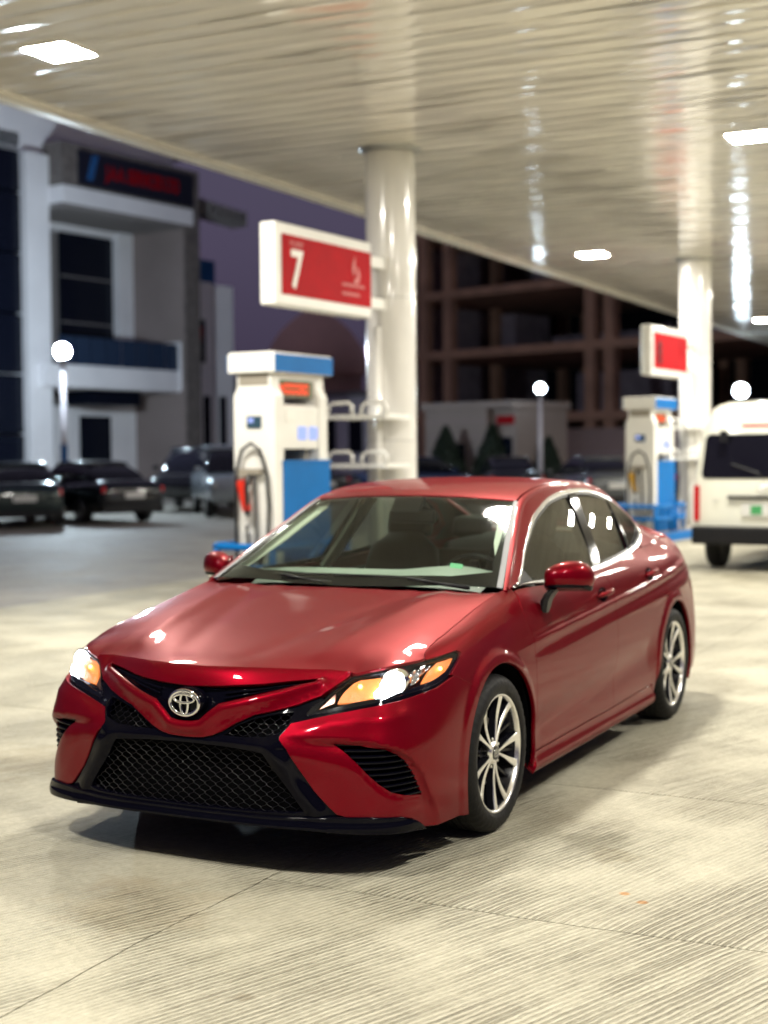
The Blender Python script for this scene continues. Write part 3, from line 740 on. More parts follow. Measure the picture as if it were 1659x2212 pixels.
# ---------------- bonnet: a height field snapped to the neighbouring panels
HX = [0, .2, .4, .55, .70, .85]
HYs = [-1.15, -1.0, -.9, -.75, -.6, -.4, -.2, 0., .2, .4, .6]
HZ = [[.66, .655, .635, .60, .55, .49], [.725, .72, .70, .665, .615, .55], [.765, .762, .742, .71, .665, .605], [.808, .806, .795, .775, .735, .69], [.842, .841, .838, .826, .79, .74],
      [.878, .878, .881, .878, .848, .80], [.908, .908, .913, .917, .895, .86], [.936, .937, .943, .949, .934, .905], [.964, .964, .970, .977, .966, .945], [.990, .990, .994, .998, .992, .985], [1.015]*6]
def hood_z(x, y):
    x = np.abs(x)
    # bicubic through the table
    rows = np.array(HZ)
    def cub(t, xs, Y):
        out = np.zeros(len(t)); xs = np.array(xs, float)
        mm = np.gradient(Y, xs, axis=-1) if Y.ndim == 1 else None
        return out
    xi = np.array(HX); yi = np.array(HYs)
    def herm(t, k, P0, P1, P2, P3, x0, x1, x2, x3):
        h = x2-x1; m1 = (P2-P0)/(x2-x0); m2 = (P3-P1)/(x3-x1); s = (t-x1)/h
        return (2*s**3-3*s**2+1)*P1+(s**3-2*s**2+s)*h*m1+(-2*s**3+3*s**2)*P2+(s**3-s**2)*h*m2
    X2 = np.concatenate([[-.2], xi, [1.0]]); Rw = np.concatenate([rows[:, 1:2], rows, rows[:, -1:]*2-rows[:, -2:-1]], 1)
    Y2 = np.concatenate([[-1.3], yi, [.8]]); Rw = np.concatenate([Rw[:1]*2-Rw[1:2], Rw, Rw[-1:]*2-Rw[-2:-1]], 0)
    i = np.clip(np.searchsorted(X2, x, 'right')-1, 1, len(X2)-3); j = np.clip(np.searchsorted(Y2, y, 'right')-1, 1, len(Y2)-3)
    r = []
    for dj in (-1, 0, 1, 2): r.append(herm(x, None, Rw[j+dj, i-1], Rw[j+dj, i], Rw[j+dj, i+1], Rw[j+dj, i+2], X2[i-1], X2[i], X2[i+1], X2[i+2]))
    return herm(y, None, r[0], r[1], r[2], r[3], Y2[j-1], Y2[j], Y2[j+1], Y2[j+2])
lampt = [(3.49, 7.34), (3.835, 7.56), (4.218, 7.66), (4.771, 7.75)]
edge_uw = resample(LEAD+lampt+HSIDE, .12, False); eP = shell(edge_uw[:, 0], edge_uw[:, 1])
rearE = np.array([(.775, .40), (.70, .385), (.6, .372), (.45, .356), (.3, .346), (.15, .34), (0, .338)])
rz = np.interp(rearE[:, 0], [0, .775], [.985, .978])
ctl = np.concatenate([eP, np.column_stack([rearE, rz])]); ctl = np.concatenate([ctl, ctl*[-1, 1, 1]])
dl = ctl[:, 2]-hood_z(ctl[:, 0], ctl[:, 1])
def hood(x, y):
    z = hood_z(x, y); D = (x[:, None]-ctl[:, 0])**2+(y[:, None]-ctl[:, 1])**2
    W = 1/(D+2e-4)**1.5; dm = np.sqrt(D.min(1)); d = (W*dl).sum(1)/W.sum(1)
    z = z+d*np.exp(-(dm/.16)**2)
    # the power bulge edges and the central hollow
    c = .46+.20*(y+.4)*.6; z = z+.0045*np.exp(-((np.abs(x)-c)/.05)**2)*sstep(.03, .12, dm)
    c2 = .16+.26*(y+.75); z = z-.0035*np.exp(-((np.abs(x)-c2)/.06)**2)*sstep(.03, .15, dm)
    return z
HD = Dom(); HD.to = lambda p: p; HD.fr = lambda q: (q[:, 0], q[:, 1])
HD.fn = lambda x, y: np.stack([x, y, hood(np.atleast_1d(x), np.atleast_1d(y))], 1)
half = [tuple(p[:2]) for p in eP]+[tuple(p) for p in rearE[:-1]]
hood_out = half+[(-a, b) for a, b in half[::-1] if abs(a) > 1e-4]
hood_out = [p for i, p in enumerate(hood_out) if i == 0 or math.hypot(p[0]-hood_out[i-1][0], p[1]-hood_out[i-1][1]) > .004]
panel('bonnet', HD, hood_out, M['paint'], car, h=.02, gap=.0036, rim=.03)

# ---------------- greenhouse
ws_t = [(2.03, 6.0)]
def ycurve(y, t): return (float(np.interp(y, GY, range(len(GY)))), t)
WS = [ycurve(.43, 6.09), ycurve(.6, 6.11), ycurve(.8, 6.12), ycurve(1.0, 6.12), ycurve(1.135, 6.12), ycurve(1.105, 7), ycurve(1.085, 8), ycurve(1.078, 9)]
WS = WS+[(a, 18-b) for a, b in WS[::-1][1:]]+[ycurve(.40, 11), ycurve(.362, 10), ycurve(.348, 9), ycurve(.362, 8), ycurve(.40, 7)]
panel('windshield', GD, WS, M['windshield'], car, h=.03, off=-.002, gap=.003, rim=.006)
WIN = [ycurve(.60, 6.35), ycurve(.8, 6.27), ycurve(1.0, 6.22), ycurve(1.10, 6.25), ycurve(1.082, 7), ycurve(1.066, 8), ycurve(1.058, 9)]
WIN = WIN+[(a, 18-b) for a, b in WIN[::-1][1:]]+[ycurve(.545, 11.75), ycurve(.475, 11), ycurve(.445, 10), ycurve(.44, 9), ycurve(.445, 8), ycurve(.475, 7), ycurve(.545, 6.3)]
panel('windshield_border', GD, WS, M['gloss_black'], car, holes=[WIN], h=.02, off=-.006, gap=.003, rim=0)
for s in (0, 1):   # bright strip along the A-pillar
    L = [ycurve(.43, 5.93), ycurve(.7, 5.93), ycurve(1.0, 5.93), ycurve(1.14, 5.96), ycurve(1.14, 6.12), ycurve(1.0, 6.12), ycurve(.7, 6.12), ycurve(.43, 6.10)]
    if s: L = [(a, 18-b) for a, b in L]
    panel('pillar_strip', GD, L, M['strip'], car, h=.02, off=.001, gap=0, rim=.004)
RF = [ycurve(1.145, 6.06), ycurve(1.3, 6.06), ycurve(1.6, 6.06), ycurve(2.0, 6.06), ycurve(2.3, 6.06), ycurve(2.47, 6.1), ycurve(2.42, 7), ycurve(2.39, 8), ycurve(2.38, 9)]
RFr = [(a, 18-b) for a, b in RF[::-1][1:]]
RFf = [ycurve(1.111, 11), ycurve(1.091, 10), ycurve(1.083, 9), ycurve(1.091, 8), ycurve(1.111, 7)]
panel('roof', GD, RF+RFr+RFf, M['paint'], car, h=.03, gap=.002, rim=.012)
RW = [ycurve(2.49, 6.1), ycurve(2.8, 6.06), ycurve(3.1, 6.06), ycurve(3.36, 6.1), ycurve(3.40, 7), ycurve(3.42, 8), ycurve(3.43, 9)]
RWf = [(a, 18-b) for a, b in RW[::-1][1:]]+[ycurve(2.44, 11), ycurve(2.41, 10), ycurve(2.40, 9), ycurve(2.41, 8), ycurve(2.44, 7)]
panel('rear_window', GD, RW+RWf, M['side_glass'], car, h=.03, off=-.002, gap=.003, rim=.006)
DLO = [(.505, .990), (.595, 1.030), (.811, 1.137), (1.006, 1.227), (1.217, 1.311), (1.396, 1.362), (1.565, 1.388), (1.794, 1.405), (2.033, 1.404), (2.241, 1.386), (2.45, 1.352), (2.62, 1.308), (2.76, 1.255), (2.86, 1.205), (2.895, 1.17), (2.87, 1.13), (2.80, 1.10), (2.62, 1.068), (2.5, 1.052), (2.28, 1.030), (2.0, 1.011), (1.633, .994), (1.2, .988), (.8, .985)]
dlo = gyz(DLO)
# red frame: A-pillar, cant rail, C-pillar in one piece; open at its foot where it runs into the quarter panel
fr_out = [ycurve(.42, 5.90), ycurve(.7, 5.93), ycurve(1.0, 5.93), ycurve(1.14, 5.97), ycurve(1.3, 5.97), ycurve(1.8, 5.97), ycurve(2.3, 5.97), ycurve(2.5, 6.0), ycurve(2.8, 5.96), ycurve(3.1, 5.96), ycurve(3.40, 6.0), ycurve(3.40, 1.0), ycurve(3.1, 1.0), ycurve(2.9, 1.0), ycurve(2.64, 1.0)]
dl_sm = GD.fr(smooth_poly(GD.to(np.array(dlo)), 2)); dl_sm = list(zip(dl_sm[0], dl_sm[1]))
ir = next(i for i, p in enumerate(dl_sm) if abs(p[0]-np.interp(2.66, GY, range(len(GY)))) < .35 and p[1] < 1.6)
start = min(range(len(dl_sm)), key=lambda i: abs(dl_sm[i][0]-dlo[0][0])+abs(dl_sm[i][1]-dlo[0][1]))
seq = dl_sm[start:]+dl_sm[:start]
iend = min(range(len(seq)), key=lambda i: (abs(seq[i][0]-dlo[17][0])+abs(seq[i][1]-dlo[17][1])))
fr_out = fr_out+seq[:iend+1][::-1]
def fopen(V2): return V2[:, 1] < .0752
panel('pillar_frame', GD, fr_out, M['paint'], car, h=.018, gap=.0016, rim=.014, mirror=True, openf=fopen)
# side glass and pillars
def dpoint(y, top): # point on the DLO top/bottom at y
    pts = np.array(DLO); P = pts[:14] if top else pts[15:][::-1]
    if not top: P = np.concatenate([[pts[0]], P[np.argsort(P[:, 0])]])
    return float(np.interp(y, P[:, 0], P[:, 1]))
def ring_inset(poly, g): return [tuple(p) for p in inset(np.array(poly), g)]
DL2 = [tuple(p) for p in smooth_poly(np.array(DLO), 2)]
trim_out = GD.fr(inset(GD.to(np.array(dl_sm)), -.001)); trim_in = GD.fr(inset(GD.to(np.array(dl_sm)), .014))
panel('window_trim', GD, list(zip(*trim_out)), M['satin_chrome'], car, holes=[list(zip(*trim_in))], h=.012, off=.0035, gap=0, rim=.01, mirror=True)
seal = GD.fr(inset(GD.to(np.array(dl_sm)), .026))
panel('window_seal', GD, list(zip(*trim_in)), M['satin_black'], car, holes=[list(zip(*seal))], h=.014, off=-.002, gap=0, rim=.008, mirror=True)
yB0, yB1 = (1.60, .99), (1.80, 1.40)
bp0 = gyz([(1.585, .992), (1.70, .994), (1.775, 1.10), (1.835, 1.25), (1.895, 1.405), (1.775, 1.405), (1.715, 1.25), (1.65, 1.10)])
panel('b_pillar', GD, bp0, M['gloss_black'], car, h=.02, off=.0005, gap=0, rim=.012, mirror=True)
_wy, _wz = np.meshgrid(np.linspace(.6, 2.8, 30), np.linspace(1.0, 1.38, 16)); _wp = np.stack([_wy.ravel(), _wz.ravel()], 1); _wp = _wp[inpoly(_wp, DL2)]
_uw = np.array(gyz(_wp)); _WP = gh0(_uw[:, 0], _uw[:, 1]); _q = np.stack([np.ones(len(_WP)), _WP[:, 1], _WP[:, 2], _WP[:, 1]**2, _WP[:, 2]**2, _WP[:, 1]*_WP[:, 2]], 1)
_c4 = np.linalg.lstsq(_q[:, [0, 1, 2, 5]], _WP[:, 0]+.16*_WP[:, 2]**2+.05*_WP[:, 1]**2, rcond=None)[0]; WFIT = np.array([_c4[0]-.004, _c4[1], _c4[2], -.05, -.16, _c4[3]])
fw = gyz([(.53, .998), (.62, 1.042), (.83, 1.145), (1.02, 1.232), (1.22, 1.312), (1.40, 1.362), (1.565, 1.386), (1.77, 1.403), (1.71, 1.25), (1.645, 1.10), (1.60, .996), (1.2, .99), (.8, .987)])
panel('front_side_window', GD, fw, M['side_glass'], car, h=.03, off=-.006, gap=0, rim=0, mirror=True, flat=WFIT)
rw_ = gyz([(1.70, .998), (1.775, 1.10), (1.835, 1.25), (1.89, 1.403), (2.033, 1.402), (2.241, 1.384), (2.46, 1.348), (2.43, 1.25), (2.37, 1.12), (2.33, 1.036), (2.0, 1.013)])
panel('rear_side_window', GD, rw_, M['side_glass'], car, h=.03, off=-.006, gap=0, rim=0, mirror=True, flat=WFIT)
cw = gyz([(2.36, 1.038), (2.40, 1.12), (2.46, 1.25), (2.49, 1.342), (2.62, 1.305), (2.76, 1.252), (2.86, 1.203), (2.885, 1.17), (2.86, 1.135), (2.80, 1.104), (2.62, 1.070), (2.5, 1.055)])
panel('quarter_window', GD, cw, M['side_glass'], car, h=.03, off=-.006, gap=0, rim=0, mirror=True, flat=WFIT)
dv = gyz([(2.325, 1.035), (2.365, 1.036), (2.41, 1.12), (2.47, 1.25), (2.50, 1.345), (2.455, 1.35), (2.43, 1.25), (2.37, 1.12)])
panel('window_divider', GD, dv, M['gloss_black'], car, h=.02, off=-.001, gap=0, rim=.01, mirror=True)
# boot lid
rows = []
for y in np.linspace(3.40, 3.84, 12):
    k = (y-3.40)/.44; r = []
    for x in np.linspace(-1, 1, 25):
        hw = .66-.06*k; xx = x*hw; z = 1.118+(.012 if k > .75 else 0)*sstep(.75, 1, k)-.045*abs(x)**3-.02*k+.03*sstep(.8, 1, k)*(1-abs(x)**4)
        r.append((xx, y-.02-.13*abs(x)**3*k, z))
    rows.append(r)
mb = MB(); mb.loft(rows, cap=False, closed=False); mb.build('boot_lid', M['paint'], car, smooth=True)

# cowl, wipers
mb = MB()
for a, b in ((0, 1),):
    r1 = [(x, .355-.0*x+.075*(abs(x)/.77)**2, .972) for x in np.linspace(-.78, .78, 21)]; r2 = [(x, .46+.075*(abs(x)/.77)**2, .962) for x in np.linspace(-.78, .78, 21)]
    mb.loft([r1, r2], cap=False, closed=False)
mb.build('cowl', M['satin_black'], car)
for xa, xb, ya in ((.62, -.02, .39), (-.08, -.66, .375)):
    w = empty('wiper'); w.parent = car
    mb = MB(); mb.tube([(xa, ya+.01, 1.0), (xa-.15, ya+.015, 1.012), ((xa+xb)/2, ya+.035, 1.03)], [.011, .008, .006], 6); mb.build('wiper_arm', M['satin_black'], w, smooth=True)
    pts = []
    for t in np.linspace(0, 1, 9):
        x = xa-.05+(xb-.02-xa)*t; y = .365+.05+.055*(abs(x)/.7)**2+.012; pts.append((x, y, 1.024-.030*(abs(x)/.75)**2+.012))
    mb = MB(); mb.tube(pts, .006, 6); mb.build('wiper_blade', M['satin_black'], w, smooth=True)

# underbody: unseen dark box added to block light; wheel housings: plain dark pressings
mb = MB(); mb.box(-.72, .72, -.80, 3.75, .20, .34); mb.box(-.50, .50, -.72, .30, .30, .70)
mb.box(-.80, .80, .52, 2.42, .20, .30); mb.build('underbody_blocker', M['matte_black'], car)
mb = MB(); mb.box(-.74, .74, -.84, -.05, .186, .199); mb.box(-.58, .58, -.90, -.835, .187, .198); mb.build('light_leak_shield', M['matte_black'], car)  # unseen plates added to stop light leaking through under the bumper
for s in (1, -1):
    for yc in (WF+.015, WR+.01):
        rings = []
        for a in np.linspace(-20, 200, 24):
            c_, s_ = math.cos(R(a)), math.sin(R(a)); rings.append([(s*x, yc+.392*c_, .33+.392*s_) for x in (.50, .62, .75, .885)])
        mb = MB(); mb.loft(rings, cap=False, closed=False)
        mb.add([(s*.50, yc+.392*math.cos(R(a)), .33+.392*math.sin(R(a))) for a in np.linspace(-20, 200, 24)]+[(s*.50, yc, .2)], [(i, i+1, 24) for i in range(23)])
        mb.build('wheel_liner', M['matte_black'], car, smooth=True)

# ---------------- wheels
def wheel(yc, side, steer=0):
    w = empty('wheel', (side*.79, yc, .335), 0); w.parent = car
    S = side
    # tyre with grooves and shoulder blocks
    prof = [(.2535, .096), (.2560, .112), (.266, .118), (.290, .119), (.312, .112), (.325, .098), (.332, .082), (.3345, .066), (.327, .062), (.327, .056), (.335, .052), (.3355, .024), (.327, .021), (.327, .013), (.3355, .010), (.3355, -.010), (.327, -.013), (.327, -.021), (.3355, -.024), (.335, -.052), (.327, -.056), (.327, -.062), (.3345, -.066), (.332, -.082), (.325, -.098), (.312, -.112), (.290, -.119), (.266, -.118), (.2560, -.112), (.2535, -.096)]
    n = 144; v = []; f = []
    for k in range(n):
        t = 2*PI*k/n; blk = (k % 3 == 0)
        for i, (r, h) in enumerate(prof):
            if blk and (.08 < abs(h) < .113) and r > .30: r -= .005
            if blk and .024 <= abs(h) <= .053: r -= .004
            if 2 <= i <= 3 and (k % 24) < 7: h += .0012
            v.append((h*S, r*math.cos(t), max(r*math.sin(t), -.3335)))
    m = len(prof)
    for k in range(n):
        for i in range(m-1):
            a = k*m+i; b = ((k+1) % n)*m+i; f.append((a, b, b+1, a+1))
    link_mesh('tyre', v, f, M['rubber'], w, angle=32)
    rim = MB(); rim.lathe([(.250, .098), (.2535, .104), (.2535, .109), (.248, .110), (.241, .104), (.238, .088)], 96, 'x', (0, 0, 0), closed=False)
    if S < 0: rim.v = [(-x, y, z) for x, y, z in rim.v]
    rm = rim.build('rim', M['alloy'], w, smooth=True)
    brl = MB(); brl.lathe([(.238, .088), (.226, .06), (.215, .02), (.215, -.08), (.235, -.10)], 64, 'x'); brl.v = [(S*x, y, z) for x, y, z in brl.v]
    brl.build('barrel', M['alloy_dark'], rm, smooth=True)
    # five pairs of machined arms, widening to the rim, with dark arms between
    def arm(a0, a1, w0, w1, x0, x1, mat, name, th, r0=.036, r1=.241, n=9, curve=0.):
        mb = MB(); rings = []
        for k in range(n):
            t = k/(n-1); r = r0+(r1-r0)*t; a = R(a0+(a1-a0)*t**.75+curve*math.sin(t*PI)); wd = (w0+(w1-w0)*t**2.0)/2; x = x0+(x1-x0)*t-.010*math.sin(t*PI)
            c = Vector((0, math.cos(a), math.sin(a))); d = Vector((0, -math.sin(a), math.cos(a)))
            rings.append([tuple(c*r+d*q+Vector((x+h, 0, 0))) for q, h in ((-wd, 0), (wd, 0), (wd*1.25, -th), (-wd*1.25, -th))])
        mb.loft(rings); mb.v = [(S*x, y, z) for x, y, z in mb.v]; return mb.build(name, mat, rm, angle=35)
    for k in range(5):
        c = 65+72*k if S > 0 else 115+72*k
        for dlt in (-1, 1):
            arm(c+dlt*6, c+dlt*14.5, .009, .029, .089, .102, M['alloy'], 'spoke', .004)
            arm(c+dlt*6, c+dlt*14.5, .013, .034, .0845, .0975, M['alloy_dark'], 'spoke_back', .030)
        arm(c+30, c+30, .010, .013, .050, .078, M['alloy_dark'], 'thin_spoke', .02)
        arm(c+42, c+42, .010, .013, .050, .078, M['alloy_dark'], 'thin_spoke', .02)
        arm(c, c, .016, .010, .060, .080, M['alloy_dark'], 'thin_spoke', .02)
    hub = MB(); hub.lathe([(.052, .04), (.050, .082), (.040, .091), (.034, .092), (.033, .089), (0, .089)], 40, 'x'); hub.v = [(S*x, y, z) for x, y, z in hub.v]
    hub.build('hub', M['alloy'], rm, smooth=False, angle=30)
    cap = MB(); cap.lathe([(.029, .089), (.029, .0935), (0, .0935)], 32, 'x'); cap.v = [(S*x, y, z) for x, y, z in cap.v]; cap.build('hub_cap', M['alloy_dark'], rm)
    e2 = MB()
    for rx, rz_, cz_ in ((.022, .016, 0), (.006, .015, 0), (.015, .006, .005)):
        rings = []
        for k in range(28):
            t = 2*PI*k/28; c = Vector((.094, rx*math.cos(t), cz_+rz_*math.sin(t))); o = Vector((0, math.cos(t), math.sin(t)))
            rings.append([tuple(c+o*.0017), tuple(c+Vector((.0015, 0, 0))), tuple(c-o*.0017)])
        e2.loft(rings+[rings[0]], cap=False)
    e2.v = [(S*x, y, z) for x, y, z in e2.v]; e2.build('cap_emblem', M['chrome'], rm, smooth=True)
    nut = MB()
    for k in range(5):
        a = R(29+72*k); nut.lathe([(.008, .05), (.008, .082), (.005, .086), (0, .086)], 6, 'x', (0, .060*math.cos(a), .060*math.sin(a)))
    nut.v = [(S*x, y, z) for x, y, z in nut.v]; nut.build('wheel_nuts', M['chrome'], rm)
    dsc = MB(); dsc.lathe([(.07, .03), (.15, .03), (.15, .008), (.07, .008)], 48, 'x', closed=True); dsc.v = [(S*x, y, z) for x, y, z in dsc.v]; dsc.build('brake_disc', M['steel'], w)
    cal = MB(); cal.prism([(.10*math.cos(R(a)), .10*math.sin(R(a))) for a in range(120, 201, 16)]+[(.16*math.cos(R(a)), .16*math.sin(R(a))) for a in range(200, 119, -16)], 0, .05, lambda a, b, h: (S*h, a, b)); cal.build('caliper', M['alloy_dark'], w)
    return w
for yc in (WF, WR):
    for s in (1, -1): wheel(yc, s)

# ---------------- mirrors
def mirror_pair():
    mb = MB(); rings = []
    # sections along x
    secs = [(.868, .030, .042, .735, 1.018), (.880, .062, .052, .742, 1.020), (.91, .088, .064, .757, 1.026), (.95, .098, .072, .777, 1.031), (1.0, .092, .072, .800, 1.031), (1.035, .076, .062, .818, 1.027), (1.058, .050, .044, .832, 1.020), (1.066, .020, .020, .838, 1.016)]
    def ring(x, a, b, y, z, n=28, top=True):
        o = []
        for k in range(n):
            t = 2*PI*k/n; cy_, sy_ = math.cos(t), math.sin(t); ex = .72
            yy = math.copysign(abs(cy_)**ex, cy_)*a; zz = math.copysign(abs(sy_)**.85, sy_)*b
            if zz < 0: zz *= .78
            if yy > 0: yy *= .55
            o.append((x, y+yy, z+zz))
        return o
    for sc in secs: rings.append(ring(*sc))
    mb.loft(rings)
    return mb
for s in (1, -1):
    mr = empty('door_mirror'); mr.parent = car
    a = mirror_pair(); a.v = [(s*x, y, z) for x, y, z in a.v]; a.build('mirror_cover', M['paint'], mr, smooth=True)
    b = MB(); rings = []
    for x, aa, y in ((.873, .045, .737), (.91, .080, .757), (.95, .090, .777), (1.0, .084, .800), (1.035, .066, .818), (1.056, .04, .830)):
        rings.append([(s*x, y+aa*c_*(.55 if c_ > 0 else 1), z_) for c_, z_ in ((-.96, .985), (0, .962), (.95, .968), (.98, 1.0), (-.98, 1.0))])
    b.loft(rings); b.build('mirror_base', M['gloss_black'], mr, angle=40)
    c = MB(); c.loft([[(s*(cx_+a_*.018), cy_+b_*ly, cz_) for a_, b_ in ((-1, -.7), (0, -1), (1, -.7), (1, .7), (0, 1), (-1, .7))] for cx_, cy_, cz_, ly in ((.868, .700, .868, .022), (.874, .702, .890, .038), (.880, .708, .925, .046), (.893, .722, .955, .052), (.910, .740, .975, .058))])
    c.build('mirror_stalk', M['satin_black'], mr, angle=40)
    g = MB(); g.add([(s*x, y+.045*(1-0*x), z) for x, y, z in ((.885, .75, .985), (1.045, .825, .985), (1.045, .825, 1.07), (.885, .75, 1.08))], [(0, 1, 2, 3)]); g.build('mirror_glass', M['chrome'], mr)
# corner sail inside the front window
for s in (1, -1):
    pl = gyz([(.52, .992), (.60, 1.028), (.70, 1.075), (.73, 1.0), (.72, .988)]); pl = [(a, b if s > 0 else 18-b) for a, b in pl]
    panel('mirror_sail', GD, pl, M['satin_black'], car, h=.02, off=-.003, gap=0, rim=.004)
# ---------------- door handles
def handle(y0, z0, s):
    h = empty('door_handle'); h.parent = car; pts = []; n = 14
    def sp(y, z, o):
        u, w = inv(shell, (1, 2), np.array([y]), np.array([z]), 7+y/.45, z*10-1.); P = shell(u, w)[0]; nn = nrm0(u, w, shell0)[0]; nn = nn*np.sign(nn[0]); return (s*(P[0]+nn[0]*o), P[1], P[2]+nn[2]*o)
    for k in range(n+1):
        t = k/n; pts.append(sp(y0+.21*t, z0+.012*t, .006+.034*math.sin(t*PI)**.45))
    mb = MB(); mb.tube(pts, [.008+.007*math.sin(PI*min(1, max(0, k/n)))**.5 for k in range(n+1)], 8); mb.build('grip', M['paint'], h, smooth=True)
    cup = MB(); rings = []
    for r_, d_ in ((1, .0015), (.75, .0005), (.0, -.002)):
        rings.append([sp(y0+.10+.075*r_*math.cos(t), z0+.004+.036*r_*math.sin(t), d_+.001) for t in [2*PI*k/20 for k in range(20)]])
    cup.loft(rings, cap=False); cup.build('recess', M['gloss_black'], h, smooth=True)
for s in (1, -1):
    handle(1.46, .868, s); handle(2.36, .902, s)

# ---------------- cabin
cab = car
rows = []
for y, zc in ((.50, .985), (.62, 1.022), (.75, 1.038), (.88, 1.028), (.98, .99), (1.03, .91), (1.04, .80)):
    rows.append([(x*(.74 if y > .7 else .62), y+.03*x*x, zc+.030*math.exp(-((x-.48)/.24)**2)*sstep(.6, .8, y)-.02*abs(x)**4) for x in np.linspace(-1, 1, 31)])
mb = MB(); mb.loft(rows, cap=False, closed=False); mb.build('dashboard', M['dash'], car, smooth=True)
mb = MB(); mb.box(-.70, .70, .60, 1.0, .5, .93); mb.box(-.12, .12, 1.0, 1.9, .35, .62); mb.build('centre_console', M['satin_black'], car, bevel=.02)
mb = MB(); mb.box(-.78, .78, .5, 2.95, .305, .34); mb.box(-.78, .78, 2.75, 2.80, .34, 1.0); mb.build('cabin_floor', M['carpet'], car)
for s in (1, -1):
    mb = MB(); mb.box(s*.79, s*.82, .55, 2.85, .34, .93); mb.build('door_trim', M['satin_black'], car)
def seat(x, y, rear=False):
    o = empty('seat'); o.parent = car
    def blob(w, d, h, c, tilt, name, tp=1.):
        mb = MB(); rings = []
        for k in range(9):
            t = k/8; sc = (1-(2*t-1)**6)**.3 if 0 < t < 1 else .5; ww = w/2*sc*(1+(tp-1)*t); dd = d/2*sc; ring = []
            for q in range(20):
                a = 2*PI*q/20; ring.append((math.copysign(abs(math.cos(a))**.6, math.cos(a))*ww, math.copysign(abs(math.sin(a))**.6, math.sin(a))*dd, (t-.5)*h))
            rings.append([tuple(Matrix.Rotation(tilt, 3, 'X') @ Vector(p)+Vector(c)) for p in ring])
        mb.loft(rings); return mb.build(name, M['seat'], o, smooth=True)
    if rear:
        blob(1.25, .5, .18, (0, 2.55, .52), 0, 'seat_base'); blob(1.25, .14, .60, (0, 2.80, .82), -.35, 'seat_back')
        for xx in (-.42, .42): blob(.26, .10, .15, (xx, 2.92, 1.13), -.3, 'headrest')
    else:
        blob(.52, .54, .20, (x, y, .50), 0, 'seat_base'); blob(.50, .15, .66, (x, y+.30, .84), -.36, 'seat_back', .84); blob(.27, .11, .19, (x, y+.47, 1.215), -.28, 'headrest')
seat(.37, 1.42); seat(-.37, 1.42); seat(0, 0, True)
# steering wheel
sw = empty('steering_wheel'); sw.parent = car; mb = MB(); c = Vector((.38, 1.10, .93)); ax = Vector((0, .9, .42)).normalized(); a = Vector((1, 0, 0)); b = ax.cross(a)
pts = [tuple(c+(a*math.cos(t)+b*math.sin(t))*.185) for t in [2*PI*k/40 for k in range(41)]]; mb.tube(pts, .014, 8); mb.build('wheel_rim', M['satin_black'], sw, smooth=True)
mb = MB(); mb.obox(c, a, ax, b, .30, .02, .05); mb.obox(c-b*.08, a, ax, b, .05, .02, .16); mb.obox(c+ax*.02, a, ax, b, .12, .05, .12); mb.build('wheel_boss', M['satin_black'], sw, bevel=.01)
# rear view mirror and sensor housing
mb = MB(); mb.loft([[(-.085, 1.02, 1.31), (.085, 1.02, 1.31), (.085, 1.10, 1.385), (-.085, 1.10, 1.385)], [(-.05, 1.12, 1.32), (.05, 1.12, 1.32), (.06, 1.18, 1.385), (-.06, 1.18, 1.385)]]); mb.build('sensor_housing', M['satin_black'], car, bevel=.01)
mb = MB(); mb.obox((0.0, 1.13, 1.285), (1, 0, 0), (0, 1, .1), (0, -.1, 1), .25, .03, .07); mb.build('interior_mirror', M['satin_black'], car, bevel=.012)
# roof lining and pillar trims
LN = [ycurve(1.17, 6.3), ycurve(1.6, 6.3), ycurve(2.2, 6.3), ycurve(2.44, 6.4)]; LN = LN+[(a_, 18-b_) for a_, b_ in LN[::-1]]
panel('headliner', GD, LN, M['trim_grey'], car, h=.06, off=-.03, gap=0, rim=0)
for s in (1, -1):
    L = [ycurve(.50, 6.15), ycurve(.8, 6.42), ycurve(1.10, 6.45), ycurve(1.2, 6.2), ycurve(1.25, 4.0), ycurve(1.0, 4.0), ycurve(.62, 4.1)]
    if s < 0: L = [(a_, 18-b_) for a_, b_ in L]
    panel('pillar_trim', GD, L, M['trim_grey'], car, h=.03, off=-.035, gap=0, rim=.01)
    L = [ycurve(2.36, 5.9), ycurve(2.9, 5.85), ycurve(3.3, 5.8), ycurve(3.3, 1.2), ycurve(2.98, 1.2), ycurve(2.95, 3.2), ycurve(2.7, 4.3), ycurve(2.36, 4.4)]
    if s < 0: L = [(a_, 18-b_) for a_, b_ in L]
    panel('pillar_trim', GD, L, M['satin_black'], car, h=.04, off=-.03, gap=0, rim=0)
    L = gyz([(1.585, .992), (1.70, .994), (1.80, 1.15), (1.91, 1.405), (1.76, 1.405), (1.67, 1.15)]); L = [(a_, b_ if s > 0 else 18-b_) for a_, b_ in L]
    panel('pillar_trim', GD, L, M['trim_grey'] if s < 0 else M['satin_black'], car, h=.03, off=-.03, gap=0, rim=.02)
# licence sticker on the glass
pl = [ycurve(.53, 6.85), ycurve(.565, 6.86), ycurve(.565, 7.10), ycurve(.53, 7.08)]
st = panel('windshield_sticker', GD, pl, M['sticker'], car, h=.02, off=-.005, gap=0, rim=0)
